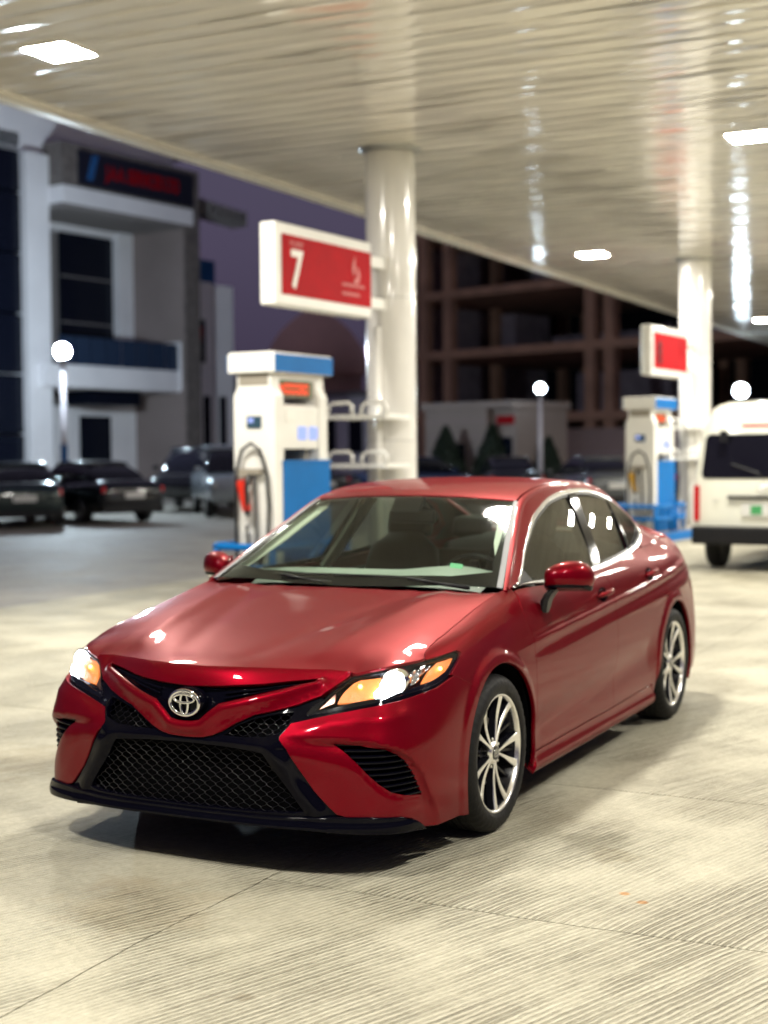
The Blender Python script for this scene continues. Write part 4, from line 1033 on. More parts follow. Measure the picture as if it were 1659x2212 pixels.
# ------------------------------------------------------------------ station materials
def concrete_mat(name, c1, c2, groove=True):
    m, n, b = new_mat(name); L = n.links.new
    geo = N(n, 'ShaderNodeNewGeometry'); oi = N(n, 'ShaderNodeObjectInfo')
    t1 = N(n, 'ShaderNodeTexNoise'); t1.inputs['Scale'].default_value = .9; t1.inputs['Detail'].default_value = 8; t1.inputs['Roughness'].default_value = .62; L(geo.outputs['Position'], t1.inputs['Vector'])
    t2 = N(n, 'ShaderNodeTexNoise'); t2.inputs['Scale'].default_value = 26; t2.inputs['Detail'].default_value = 10; t2.inputs['Roughness'].default_value = .8; L(geo.outputs['Position'], t2.inputs['Vector'])
    r1 = N(n, 'ShaderNodeValToRGB'); r1.color_ramp.elements[0].position = .34; r1.color_ramp.elements[0].color = (*c1, 1); r1.color_ramp.elements[1].position = .62; r1.color_ramp.elements[1].color = (*c2, 1); L(t1.outputs['Fac'], r1.inputs[0])
    mx = N(n, 'ShaderNodeMix', data_type='RGBA', blend_type='MULTIPLY'); mx.inputs[0].default_value = .8
    r2 = N(n, 'ShaderNodeValToRGB'); r2.color_ramp.elements[0].position = .28; r2.color_ramp.elements[0].color = (.60, .58, .55, 1); r2.color_ramp.elements[1].position = .62; r2.color_ramp.elements[1].color = (1, 1, 1, 1); L(t2.outputs['Fac'], r2.inputs[0])
    L(r1.outputs[0], mx.inputs[6]); L(r2.outputs[0], mx.inputs[7])
    # oil and tyre dirt
    t3 = N(n, 'ShaderNodeTexNoise'); t3.inputs['Scale'].default_value = .45; t3.inputs['Detail'].default_value = 10; t3.inputs['Roughness'].default_value = .68; L(geo.outputs['Position'], t3.inputs['Vector'])
    r3 = N(n, 'ShaderNodeValToRGB'); r3.color_ramp.elements[0].position = .30; r3.color_ramp.elements[0].color = (.70, .66, .60, 1); r3.color_ramp.elements[1].position = .46; r3.color_ramp.elements[1].color = (1, 1, 1, 1); L(t3.outputs['Fac'], r3.inputs[0])
    m3 = N(n, 'ShaderNodeMix', data_type='RGBA', blend_type='MULTIPLY'); m3.inputs[0].default_value = .8; L(mx.outputs[2], m3.inputs[6]); L(r3.outputs[0], m3.inputs[7])
    # small pits
    vo = N(n, 'ShaderNodeTexVoronoi'); vo.inputs['Scale'].default_value = 90; L(geo.outputs['Position'], vo.inputs['Vector'])
    r4 = N(n, 'ShaderNodeValToRGB'); r4.color_ramp.elements[0].position = .05; r4.color_ramp.elements[0].color = (.55, .52, .48, 1); r4.color_ramp.elements[1].position = .16; r4.color_ramp.elements[1].color = (1, 1, 1, 1); L(vo.outputs['Distance'], r4.inputs[0])
    t5 = N(n, 'ShaderNodeTexNoise'); t5.inputs['Scale'].default_value = 5; L(geo.outputs['Position'], t5.inputs['Vector'])
    g5 = N(n, 'ShaderNodeMapRange'); g5.inputs['From Min'].default_value = .45; g5.inputs['From Max'].default_value = .7; L(t5.outputs['Fac'], g5.inputs['Value'])
    m5 = N(n, 'ShaderNodeMix', data_type='RGBA', blend_type='MULTIPLY'); L(g5.outputs[0], m5.inputs[0]); L(m3.outputs[2], m5.inputs[6]); L(r4.outputs[0], m5.inputs[7])
    # a few marks of their own: a spalled brown patch, two rust drops, oil spots
    colour = m5.outputs[2]
    wob = N(n, 'ShaderNodeTexNoise'); wob.inputs['Scale'].default_value = 7; wob.inputs['Detail'].default_value = 8; L(geo.outputs['Position'], wob.inputs['Vector'])
    for (mx_, my_, r_, c_, k_) in ((.12, -1.42, .34, (.84, .76, .68, 1), .4), (-.10, -1.22, .16, (.84, .76, .68, 1), .35), (1.63, -.55, .022, (1, .48, .16, 1), .8), (1.72, -.62, .020, (1, .48, .16, 1), .8), (1.42, -.08, .13, (.62, .57, .48, 1), .55), (2.6, -1.3, .05, (.5, .45, .4, 1), .6), (2.1, 1.8, .22, (.66, .6, .5, 1), .5), (.9, -2.0, .04, (.5, .45, .38, 1), .6), (-1.8, .4, .5, (.7, .64, .56, 1), .5), (3.1, .6, .3, (.72, .66, .56, 1), .5)):
        vd = N(n, 'ShaderNodeVectorMath', operation='DISTANCE'); L(geo.outputs['Position'], vd.inputs[0]); vd.inputs[1].default_value = (mx_, my_, 0)
        ma = N(n, 'ShaderNodeMath', operation='MULTIPLY_ADD'); L(wob.outputs['Fac'], ma.inputs[0]); ma.inputs[1].default_value = -r_*2.2; L(vd.outputs['Value'], ma.inputs[2])
        mm = N(n, 'ShaderNodeMapRange'); mm.inputs['From Min'].default_value = -r_*.1; mm.inputs['From Max'].default_value = -r_*.55; mm.inputs['To Max'].default_value = k_; L(ma.outputs[0], mm.inputs['Value'])
        mk = N(n, 'ShaderNodeMix', data_type='RGBA', blend_type='MULTIPLY'); L(mm.outputs[0], mk.inputs[0]); L(colour, mk.inputs[6]); mk.inputs[7].default_value = c_; colour = mk.outputs[2]
    L(colour, b.inputs['Base Color'])
    rr = N(n, 'ShaderNodeMapRange'); rr.inputs['To Min'].default_value = .50; rr.inputs['To Max'].default_value = .85; L(t1.outputs['Fac'], rr.inputs['Value']); L(rr.outputs[0], b.inputs['Roughness'])
    b.inputs['Specular IOR Level'].default_value = .35
    bp1 = N(n, 'ShaderNodeBump'); bp1.inputs['Strength'].default_value = .8; bp1.inputs['Distance'].default_value = .006; L(t2.outputs['Fac'], bp1.inputs['Height']); last = bp1
    if groove:
        # raked grooves; the direction wanders a little from slab to slab
        mp = N(n, 'ShaderNodeMapping'); mp.vector_type = 'POINT'
        an = N(n, 'ShaderNodeMath', operation='MULTIPLY_ADD'); L(oi.outputs['Random'], an.inputs[0]); an.inputs[1].default_value = .16; an.inputs[2].default_value = R(18-4.5)
        cx_ = N(n, 'ShaderNodeCombineXYZ'); L(an.outputs[0], cx_.inputs['Z']); L(cx_.outputs[0], mp.inputs['Rotation']); L(geo.outputs['Position'], mp.inputs['Vector'])
        ds = N(n, 'ShaderNodeTexNoise'); ds.inputs['Scale'].default_value = 1.1; L(geo.outputs['Position'], ds.inputs['Vector'])
        dm = N(n, 'ShaderNodeVectorMath', operation='SCALE'); dm.inputs['Scale'].default_value = .05; L(ds.outputs['Color'], dm.inputs[0])
        ad = N(n, 'ShaderNodeVectorMath', operation='ADD'); L(mp.outputs[0], ad.inputs[0]); L(dm.outputs[0], ad.inputs[1])
        wv = N(n, 'ShaderNodeTexWave'); wv.wave_type = 'BANDS'; wv.bands_direction = 'X'; wv.wave_profile = 'SIN'; wv.inputs['Scale'].default_value = 12.5; wv.inputs['Distortion'].default_value = 1.6; wv.inputs['Detail'].default_value = 4; wv.inputs['Detail Scale'].default_value = 1.1; wv.inputs['Detail Roughness'].default_value = .65
        L(ad.outputs[0], wv.inputs['Vector'])
        pk = N(n, 'ShaderNodeValToRGB'); pk.color_ramp.elements[0].position = .05; pk.color_ramp.elements[1].position = .62
        sm = N(n, 'ShaderNodeMapping'); sm.inputs['Scale'].default_value = (34, 1.3, 1); L(mp.outputs[0], sm.inputs[0])
        sn = N(n, 'ShaderNodeTexNoise'); sn.inputs['Scale'].default_value = 1; sn.inputs['Detail'].default_value = 3; sn.inputs['Roughness'].default_value = .6; L(sm.outputs[0], sn.inputs['Vector'])
        sr = N(n, 'ShaderNodeMapRange'); sr.inputs['From Min'].default_value = .38; sr.inputs['From Max'].default_value = .60; L(sn.outputs['Fac'], sr.inputs['Value'])
        mxg = N(n, 'ShaderNodeMix', data_type='FLOAT'); mxg.inputs[0].default_value = .34; L(wv.outputs['Fac'], mxg.inputs[2]); L(sr.outputs[0], mxg.inputs[3]); L(mxg.outputs[0], pk.inputs[0])
        # worn away in patches
        wm = N(n, 'ShaderNodeTexNoise'); wm.inputs['Scale'].default_value = 1.3; wm.inputs['Detail'].default_value = 5; L(geo.outputs['Position'], wm.inputs['Vector'])
        wr = N(n, 'ShaderNodeMapRange'); wr.inputs['From Min'].default_value = .36; wr.inputs['From Max'].default_value = .56; wr.inputs['To Min'].default_value = .25; L(wm.outputs['Fac'], wr.inputs['Value'])
        bp = N(n, 'ShaderNodeBump'); bp.inputs['Distance'].default_value = .018; L(wr.outputs[0], bp.inputs['Strength']); L(pk.outputs[0], bp.inputs['Height']); L(bp1.outputs[0], bp.inputs['Normal']); last = bp
        # darker colour in the grooves
        dg = N(n, 'ShaderNodeMix', data_type='RGBA', blend_type='MULTIPLY'); gm = N(n, 'ShaderNodeMath', operation='SUBTRACT'); gm.inputs[0].default_value = 1; L(pk.outputs[0], gm.inputs[1])
        g2 = N(n, 'ShaderNodeMath', operation='MULTIPLY'); L(gm.outputs[0], g2.inputs[0]); L(wr.outputs[0], g2.inputs[1]); g3 = N(n, 'ShaderNodeMath', operation='MULTIPLY'); L(g2.outputs[0], g3.inputs[0]); g3.inputs[1].default_value = .48
        L(g3.outputs[0], dg.inputs[0]); L(colour, dg.inputs[6]); dg.inputs[7].default_value = (.55, .50, .42, 1); L(dg.outputs[2], b.inputs['Base Color'])
    L(last.outputs[0], b.inputs['Normal']); return m
M['concrete'] = concrete_mat('raked_concrete', (.465, .435, .335), (.56, .53, .415))
M['subbase'] = pmat('joint_filler', (.10, .09, .07), .95, noise=.3)
M['asphalt'] = concrete_mat('far_concrete', (.25, .23, .20), (.38, .355, .31), False)
def ceiling_mat():
    m, n, b = new_mat('cream_ceiling_sheet'); L = n.links.new
    b.inputs['Base Color'].default_value = (.62, .575, .49, 1); b.inputs['Roughness'].default_value = .12; b.inputs['Specular IOR Level'].default_value = .9; b.inputs['Coat Weight'].default_value = .4; b.inputs['Coat Roughness'].default_value = .07
    geo = N(n, 'ShaderNodeNewGeometry'); mp = N(n, 'ShaderNodeMapping'); mp.inputs['Scale'].default_value = (.5, 2.0, 1); L(geo.outputs['Position'], mp.inputs[0])
    t = N(n, 'ShaderNodeTexNoise'); t.inputs['Scale'].default_value = .8; t.inputs['Detail'].default_value = 3; t.inputs['Roughness'].default_value = .5; L(mp.outputs[0], t.inputs['Vector'])
    bp = N(n, 'ShaderNodeBump'); bp.inputs['Strength'].default_value = .55; bp.inputs['Distance'].default_value = .066; L(t.outputs['Fac'], bp.inputs['Height']); L(bp.outputs[0], b.inputs['Normal']); L(bp.outputs[0], b.inputs['Coat Normal'])
    t2 = N(n, 'ShaderNodeTexNoise'); t2.inputs['Scale'].default_value = .5; t2.inputs['Detail'].default_value = 6; L(geo.outputs['Position'], t2.inputs['Vector'])
    cr = N(n, 'ShaderNodeValToRGB'); cr.color_ramp.elements[0].position = .3; cr.color_ramp.elements[0].color = (.79, .755, .68, 1); cr.color_ramp.elements[1].position = .7; cr.color_ramp.elements[1].color = (.89, .855, .78, 1); L(t2.outputs['Fac'], cr.inputs[0]); L(cr.outputs[0], b.inputs['Base Color'])
    return m
M['ceiling'] = ceiling_mat()
M['white_gloss'] = pmat('white_enamel', (.82, .81, .77), .3, coat=.15, noise=.04, nscale=3)
M['column_white'] = pmat('white_column_sheet', (.78, .76, .72), .16, coat=.6, coat_rough=.06, noise=.05, nscale=2)
M['blue'] = pmat('blue_enamel', (.002, .135, .42), .5, spec=.2, noise=.08, nscale=3)
M['sign_red'] = pmat('sign_red_sheet', (.44, .002, .008), .6, spec=.12, noise=.10, nscale=4)
M['sign_white'] = pmat('sign_white_print', (.85, .83, .78), .4)
M['sign_faint'] = pmat('sign_faded_print', (.62, .13, .12), .4)
M['led_red'] = emat('red_digits', (1, .09, .05), 1.9)
M['led_orange'] = emat('orange_digits', (1, .30, .10), 3)
M['led_blue'] = emat('blue_keypad_light', (.40, .50, 1.0), 1.15)
M['lcd'] = pmat('dark_screen', (.02, .05, .045), .15, emit=(.25, .35, .8), es=.10)
M['pcb'] = pmat('green_display_board', (.015, .09, .015), .3)
M['hose'] = pmat('black_hose', (.012, .012, .013), .4)
M['nozzle_red'] = pmat('red_nozzle_cover', (.62, .03, .015), .35)
M['nozzle_yellow'] = pmat('yellow_nozzle_cover', (.62, .34, .03), .35)
M['recess'] = pmat('beige_recess', (.30, .27, .22), .6)
M['diffuser'] = emat('ceiling_light_diffuser', (1.0, .96, .865), LAMP_POWER)
M['grey_metal'] = pmat('grey_metal', (.35, .35, .34), .35, .7)

# ------------------------------------------------------------------ ground
CEIL = 5.25
g = link_mesh('ground', [(-260, -60, -.02), (260, -60, -.02), (260, 420, -.02), (-260, 420, -.02)], [(0, 1, 2, 3)], M['subbase'], recalc=False); tag(g, kind='structure')
fc = bpy.data.objects.new('forecourt', None); COL.objects.link(fc); tag(fc, kind='structure')
xs = [-7.2, -3.45, .34, 4.2, 8.2, 12.2]
def slab(x0, x1, y0, y1):
    gp = .0035; nx = max(2, int((x1-x0)/.06)) if y0 < 4 else 6; ny = max(2, int((y1-y0)/.06)) if y0 < 4 else 6; mb = MB(); rnd = random.Random(int(x0*100+y0*10)); o = len(mb.v)
    # edges wander a few millimetres like a sawn and worn joint
    def jit(k, c): return .010*math.sin(k*1.9+c*5)+.005*math.sin(k*5.3+c*3)+.002*math.sin(k*23+c)
    for j in range(ny+1):
        for i in range(nx+1):
            x = x0+gp+(x1-x0-2*gp)*i/nx; y = y0+gp+(y1-y0-2*gp)*j/ny
            if i == 0 or i == nx: x += jit(y0+(y1-y0)*j/ny, x0 if i == 0 else x1)
            if j == 0 or j == ny: y += jit(x0+(x1-x0)*i/nx, y0 if j == 0 else y1)
            mb.v.append((x, y, 0 if 0 < i < nx and 0 < j < ny else -.0022))
    W = nx+1
    for j in range(ny):
        for i in range(nx): mb.f.append((j*W+i, j*W+i+1, (j+1)*W+i+1, (j+1)*W+i))
    ring = [i for i in range(W)]+[j*W+nx for j in range(1, ny+1)]+[ny*W+i for i in range(nx-1, -1, -1)]+[j*W for j in range(ny-1, 0, -1)]
    k = len(mb.v)
    for r in ring: x, y, z = mb.v[r]; mb.v.append((x, y, -.018))
    n = len(ring)
    for i in range(n): mb.f.append((ring[(i+1) % n], ring[i], k+i, k+(i+1) % n))
    mb.build('concrete_slab', M['concrete'], fc, recalc=False)
for i in range(5):
    x0, x1 = xs[i], xs[i+1]
    if i == 2: ys = [-7, -.945, .98, 6.15, 11.2, 16.3, 21.4, 26.5, 31.6]
    elif i == 1: ys = [-7, -3.9, 1.6, 6.15, 11.2, 16.3, 21.4, 26.5, 31.6]
    else: ys = [-7, -4.0+i*.9, 1.1+i*.4, 6.15, 11.2, 16.3, 21.4, 26.5, 31.6]
    for a, b in zip(ys[:-1], ys[1:]): slab(x0, x1, a, b)
mb = MB(); mb.add([(-60, -20, -.006), (-7.21, -20, -.006), (-7.21, 120, -.006), (-60, 120, -.006)], [(0, 1, 2, 3)]); mb.add([(-7.2, 31.62, -.006), (60, 31.62, -.006), (60, 120, -.006), (-7.2, 120, -.006)], [(0, 1, 2, 3)]); mb.add([(12.2, -20, -.006), (60, -20, -.006), (60, 31.6, -.006), (12.2, 31.6, -.006)], [(0, 1, 2, 3)])
tag(mb.build('car_park_ground', M['asphalt'], recalc=False), kind='structure')

# ------------------------------------------------------------------ canopy
cn = empty('canopy', (0, 20, 0), 0, 'long low canopy over the pumps with a cream glossy sheet ceiling', 'canopy')
CX0, CX1, CY0, CY1 = -6.75, 9.0, -9.0, 50.0
mb = MB(); mb.box(CX0, CX1, CY0-20, CY1-20, CEIL+.05, CEIL+.75); mb.build('canopy_deck', M['white_gloss'], cn)
# ceiling sheets: 0.3 m strips across the canopy, rippled
def strip_mesh(seed):
    rnd = random.Random(seed); nx = 90; prof = [(-.1498, .0016), (-.143, .0), (-.07, -.002), (0, -.003), (.07, -.002), (.143, .0), (.1498, .0016)]; mb = MB(); ph = [rnd.uniform(0, 6) for _ in range(4)]
    for i in range(nx+1):
        x = CX0+(CX1-CX0)*i/nx
        for q, (a, z) in enumerate(prof):
            zz_ = z+.0018*math.sin(x*1.9+ph[0]+q*.5)+.0013*math.sin(x*4.3+ph[1]-q*.7)+.0008*math.sin(x*7.7+ph[2]+q)
            mb.v.append((x, a, zz_))
    for i in range(nx):
        for q in range(6): k = i*7+q; mb.f.append((k, k+1, k+8, k+7))
    me = bpy.data.meshes.new('ceiling_panel'); me.from_pydata(mb.v, [], mb.f); me.update(); me.polygons.foreach_set('use_smooth', [True]*len(me.polygons)); me.materials.append(M['ceiling']); return me
SM = [strip_mesh(k) for k in range(4)]
for k in range(int((CY1-CY0)/.3)):
    o = bpy.data.objects.new('ceiling_panel', SM[(k*7) % 4]); COL.objects.link(o); o.location = (0, CY0+.15+.3*k-20, CEIL+.003*math.sin(k*1.7)); o.parent = cn
    if k % 2: o.scale = (1, -1, 1)
# edge trims
mb = MB(); mb.box(CX0-.16, CX0, CY0-20, CY1-20, CEIL-.05, CEIL+.95); mb.build('fascia', M['white_gloss'], cn, bevel=.01)
mb = MB(); mb.box(CX0, CX0+.07, CY0-20, CY1-20, CEIL-.035, CEIL+.03); mb.build('edge_trim', M['ceiling'], cn, bevel=.01)
mb = MB(); mb.box(CX0, CX1, CY1-20, CY1-19.85, CEIL-.05, CEIL+.95); mb.build('fascia', M['white_gloss'], cn, bevel=.01)
mb = MB(); mb.box(CX1, CX1+.15, CY0-20, CY1-20, CEIL-.05, CEIL+.95); mb.build('fascia', M['white_gloss'], cn, bevel=.01)
# lights
def ceiling_light(x, y, label, first=[None]):
    if first[0] is None:
        o = empty('ceiling_light', (x, y, CEIL)); s = .235
        mb = MB(); mb.box(-s-.03, s+.03, -s-.03, -s, -.013, .0); mb.box(-s-.03, s+.03, s, s+.03, -.013, .0); mb.box(-s-.03, -s, -s, s, -.013, .0); mb.box(s, s+.03, -s, s, -.013, .0); mb.build('frame', M['white_gloss'], o)
        link_mesh('diffuser', [(-s, -s, -.010), (-s, s, -.010), (s, s, -.010), (s, -s, -.010)], [(0, 1, 2, 3)], M['diffuser'], o, recalc=False); first[0] = o
    else: o = copy_tree(first[0]); o.location = (x, y, CEIL)
    tag(o, label, 'ceiling light', 'square lights set in the canopy ceiling')
LIGHTS = [(-5.26, 4.89, 'square ceiling light above the canopy edge, largest and nearest in the picture'), (-.47, 11.42, 'square ceiling light near the right picture edge, beyond the far column'), (-5.22, 20.17, 'small square ceiling light between the two columns'),
          (-.45, 3.6, 'square ceiling light directly above the red car bonnet'), (-.47, 19.2, 'ceiling light over the parked minibus'), (-.47, -4.4, 'ceiling light behind the camera over the left lane'),
          (5.3, 3.4, 'ceiling light above the right lane beside the red car'), (6.0, 22.0, 'ceiling light at the right edge row'), (3.75, 15.7, 'ceiling light in the right lane row, second from the red car'), (3.69, 19.5, 'ceiling light in the right lane row, third from the red car'), (3.45, 24.8, 'ceiling light in the right lane row, fourth from the red car'), (3.3, 28.7, 'ceiling light in the right lane row, farthest one'),
          (4.3, -3.6, 'ceiling light in the right lane row, behind the camera'), (-5.2, 35.5, 'ceiling light at the far end above the pumps'), (-.47, 27.5, 'ceiling light beyond the minibus')]
for l in LIGHTS: ceiling_light(*l)

# ------------------------------------------------------------------ pump islands
IA = -R(3.8)
def col_mesh(loc, label):
    c = empty('canopy_column', (*loc, 0), IA, label, 'column', 'round white canopy columns')
    mb = MB(); mb.lathe([(.30, .0), (.30, CEIL-.0)], 64); mb.build('column_shaft', M['column_white'], c, smooth=True)
    mb = MB(); mb.lathe([(.303, CEIL-.06), (.33, CEIL-.05), (.37, CEIL-.02), (.375, CEIL-.005)], 64); mb.build('column_collar', M['grey_metal'], c, smooth=True)
    for z in (1.75, 3.45):
        mb = MB(); mb.lathe([(.3015, z), (.3025, z+.004), (.3015, z+.008)], 64); mb.build('sheet_joint', M['grey_metal'], c)
    mb = MB(); mb.tube([(.0, -.335, .1), (.0, -.335, 3.1)], .045, 12); mb.build('downpipe', M['column_white'], c, smooth=True)
    # two trays for goods round the shaft
    for z in (1.43, 2.0):
        t = MB(); t.box(-.40, .40, -.84, -.26, z, z+.03); t.box(-.40, .40, -.84, -.825, z+.03, z+.055); t.box(.385, .40, -.825, -.26, z+.03, z+.055); t.box(-.40, -.385, -.825, -.26, z+.03, z+.055)
        tr = t.build('goods_tray', M['white_gloss'], c, bevel=.006)
        for y0, y1 in ((-.40, -.06), (.06, .40)):
            for x in (-.83,):
                h = MB(); h.tube([(y0, x, z+.05), (y0+.02, x, z+.15), (y0+.08, x, z+.19), (y1-.04, x, z+.19), (y1, x, z+.15), (y1, x, z+.05)], .022, 8); h.build('tray_rail', M['white_gloss'], tr, smooth=True)
    return c
col_mesh((-4.47, 10.07), 'round white canopy column standing behind pump 7, nearer of the two')
c2 = col_mesh((-3.70, 21.75), 'round white canopy column beside the white minibus, farther of the two')

def number_sign(loc, z, num, label, numcol, faint=False):
    s = empty('pump_number_sign', (*loc, z), IA, label, 'sign', 'pump number signs on the columns')
    L, H, T = 1.97, .87, .20
    mb = MB(); mb.box(-T/2, T/2, 0, L, -H/2, H/2); mb.build('sign_case', M['white_gloss'], s, bevel=.03, seg=3)
    for sd in (1, -1):
        x = sd*T/2
        mb = MB(); mb.box(x-.004*sd if sd > 0 else x-.012, x+.012 if sd > 0 else x+.004, .12, L-.03, -H/2+.12, H/2-.12); rp = mb.build('sign_face', M['sign_red'], s)
        rz = PI/2*sd
        y = .40 if sd > 0 else L-.45
        text(num, 'number', numcol, .56, (x+sd*.016, y-.02, -.06), (PI/2, 0, rz), rp, .004, bold=True, sx=.85)
        if not faint:
            text('PUMP', 'word', M['sign_faint'], .10, (x+sd*.016, y-.02*sd, .22), (PI/2, 0, rz), rp, .003)
        # drop shaped mark and two worn lines of lettering at the column end
        yy = 1.60 if sd > 0 else .4
        lg_ = MB(); f_ = lambda a, b, h: (x+sd*(.016+h), yy+sd*a, b)
        out = [(-.02, .24), (-.075, .15), (-.085, .06), (-.04, .0), (-.03, .07), (-.02, .12)]; lg_.prism(out, 0, .004, f_)
        out = [(.0, .12), (.05, .10), (.085, .03), (.06, -.05), (.0, -.08), (-.05, -.05), (-.02, -.02), (.02, -.0), (.02, .06)]; lg_.prism(out, 0, .004, f_)
        lg_.build('drop_emblem', M['sign_faint'] if not faint else M['sign_red'], rp)
        if not faint:
            wl = MB()
            for row, (z_, w_) in enumerate(((-.10, .46), (-.20, .38))):
                a = -.30
                while a < -.30+w_: d = random.uniform(.02, .04); wl.prism([(a, z_-.018), (a+d, z_-.018), (a+d, z_+.018), (a, z_+.018)], 0, .003, f_); a += d+.012
            wl.build('worn_lettering', M['sign_faint'], rp)
    for z_ in (.24, -.24):
        mb = MB(); mb.box(-.05, .05, L, L+.52, z_-.065, z_+.065); mb.build('bracket', M['white_gloss'], s, bevel=.01)
    return s
number_sign((-4.608, 7.41), 3.60, '7', 'red hanging pump sign with a white number 7, attached to the nearer column', M['sign_white'])
number_sign((-3.878, 19.01), 3.37, '8', 'red hanging pump sign with dark figures, attached to the farther column', M['satin_black'], True)

def seg_digit(mb, ch, x, y0, z0, w, h, t=.011):
    S = {'0': 'abcdef', '1': 'bc', '4': 'bcfg', '8': 'abcdefg', '5': 'acdfg', '6': 'acdefg', '9': 'abcdfg', '3': 'abcdg'}[ch]
    bx = lambda a0, a1, b0, b1: mb.box(x, x+.004, y0+a0, y0+a1, z0+b0, z0+b1)
    if 'a' in S: bx(t, w-t, h-t, h)
    if 'd' in S: bx(t, w-t, 0, t)
    if 'g' in S: bx(t, w-t, h/2-t/2, h/2+t/2)
    if 'f' in S: bx(0, t, h/2+t/2, h-t/2)
    if 'e' in S: bx(0, t, t/2, h/2-t/2)
    if 'b' in S: bx(w-t, w, h/2+t/2, h-t/2)
    if 'c' in S: bx(w-t, w, t/2, h/2-t/2)
def fuel_pump(loc, label, nozcol):
    """local axes: -y faces the camera end of the island, +x is the lane side"""
    p = empty('fuel_pump', (*loc, 0), IA, label, 'fuel pump', 'white and blue fuel pumps')
    WX, LY = .27, .52
    mb = MB(); mb.prism([(-WX-.035, 2.47), (WX+.035, 2.47), (WX+.035, 2.67), (WX+.0, 2.69), (-WX-.0, 2.69), (-WX-.035, 2.67)], -LY-.05, LY+.05, lambda a, b, h: (a, h, b)); mb.build('top_cap', M['white_gloss'], p, bevel=.012)
    for s in (1, -1):
        mb = MB(); mb.box(*(sorted((s*(WX+.036), s*(WX+.045)))), -LY-.045, LY+.045, 2.475, 2.665); mb.build('cap_panel', M['blue'], p)
    # end housings with sloping shoulders
    for s in (-1, 1):
        y0, y1 = (-LY, -LY+.17) if s < 0 else (LY-.17, LY)
        mb = MB(); mb.prism([(-WX, .17), (WX, .17), (WX, 2.22), (WX-.05, 2.32), (WX-.05, 2.47), (-WX+.05, 2.47), (-WX+.05, 2.32), (-WX, 2.22)], y0, y1, lambda a, b, h: (a, h, b)); mb.build('end_housing', M['white_gloss'], p, bevel=.014, seg=3)
        yy = y0-.002 if s < 0 else y1+.002
        mb = MB(); mb.box(-WX+.08, WX-.08, min(yy, yy-.0), max(yy, yy+.003), 2.335, 2.46); mb.build('neck_recess', M['recess'], p)
        ysc = -LY-.012 if s < 0 else LY
        mb = MB(); mb.box(-.09, .10, ysc, ysc+.012, 1.88, 2.01); sc = mb.build('end_screen', M['lcd'], p, bevel=.003)
        mb = MB(); mb.box(-.07, .0, ysc-.002, ysc, 1.94, 1.99); mb.build('screen_glow', M['led_blue'], sc)
    # middle: display tunnel, control panel, cabinet
    mb = MB(); mb.box(-WX+.05, WX-.05, -LY+.17, LY-.17, 2.40, 2.47); mb.build('lintel', M['white_gloss'], p)
    mb = MB(); mb.box(-WX+.07, WX-.07, -LY+.17, LY-.17, 2.22, 2.40); mb.build('display_box', M['recess'], p, bevel=.01)
    for s in (1, -1):
        x = s*(WX-.069); mb = MB(); mb.box(*sorted((x, x+s*.006)), -LY+.18, LY-.24, 2.235, 2.395); db = mb.build('display_board', M['pcb'], p)
        dg = MB(); seq = '40000008'; wds = .058
        for i, ch in enumerate('400080'): dg = MB(); seg_digit(dg, ch, s*(WX-.060), -LY+.19+i*.095, 2.25, .072, .115, .014); dg.build('red_digit', M['led_red'], db)
    mb = MB(); mb.prism([(-WX+.02, 1.66), (WX-.02, 1.66), (WX-.01, 2.10), (WX-.06, 2.14), (-WX+.06, 2.14), (-WX+.01, 2.10)], -LY+.17, LY-.17, lambda a, b, h: (a, h, b)); mb.build('control_panel', M['white_gloss'], p, bevel=.01)
    for s in (1, -1):
        for y in (-.06, .16):
            mb = MB(); mb.box(*sorted((s*(WX-.015), s*(WX-.006))), y, y+.16, 1.76, 1.90); mb.build('lit_keypad', M['led_blue'], p, bevel=.004)
        mb = MB(); mb.box(*sorted((s*(WX-.015), s*(WX-.004))), -.30, -.12, 1.95, 2.08); mb.build('price_plate', M['sign_white'], p)
    for ya in (-.30, .20): mb = MB(); mb.box(-WX+.10, WX-.10, ya, ya+.09, 1.53, 1.66); mb.build('pipe_stub', M['recess'], p)
    mb = MB(); mb.box(-WX-.015, WX+.015, -LY-.002+.14, LY+.03, .17, 1.53); mb.build('lower_cabinet', M['blue'], p, bevel=.012)
    mb = MB(); mb.box(-WX-.022, WX+.022, -LY+.13, LY+.035, 1.50, 1.535); mb.build('cabinet_ledge', M['blue'], p, bevel=.005)
    # hoses and nozzles on the camera end
    for s in (-1, 1):
        for xo in (.05,):
            y = (-LY-.05) if s < 0 else (LY+.05)
            h = MB(); h.tube([(-.20, y, .45), (-.215, y, 1.0), (-.20, y, 1.42), (-.12, y-.01, 1.65), (0, y-.015, 1.72), (.11, y-.01, 1.65), (.19, y, 1.40), (.215, y, 1.05), (.20, y, .70), (.12, y-.02, .42), (.02, y-.03, .40), (-.03, y-.03, .60), (-.06, y-.02, .85)], .019, 8); h.build('hose', M['hose'], p, smooth=True)
            h = MB(); h.tube([(.03, y, 1.42), (.05, y-.01, 1.0), (.07, y-.02, .60), (.10, y-.02, .36)], .018, 8); h.build('hose', M['hose'], p, smooth=True)
            nz = MB(); nz.obox((-.10, y-.015, 1.16), (1, 0, .25), (0, 1, 0), (-.25, 0, 1), .09, .05, .34); nn = nz.build('nozzle_cover', nozcol, p, bevel=.015)
            nb = MB(); nb.tube([(-.02, y-.01, 1.38), (-.06, y-.02, 1.25), (-.05, y-.02, .95)], .026, 8); nb.tube([(-.02, y-.01, 1.38), (.04, y, 1.42)], .016, 8); nb.build('nozzle_body', M['hose'], nn, smooth=True)
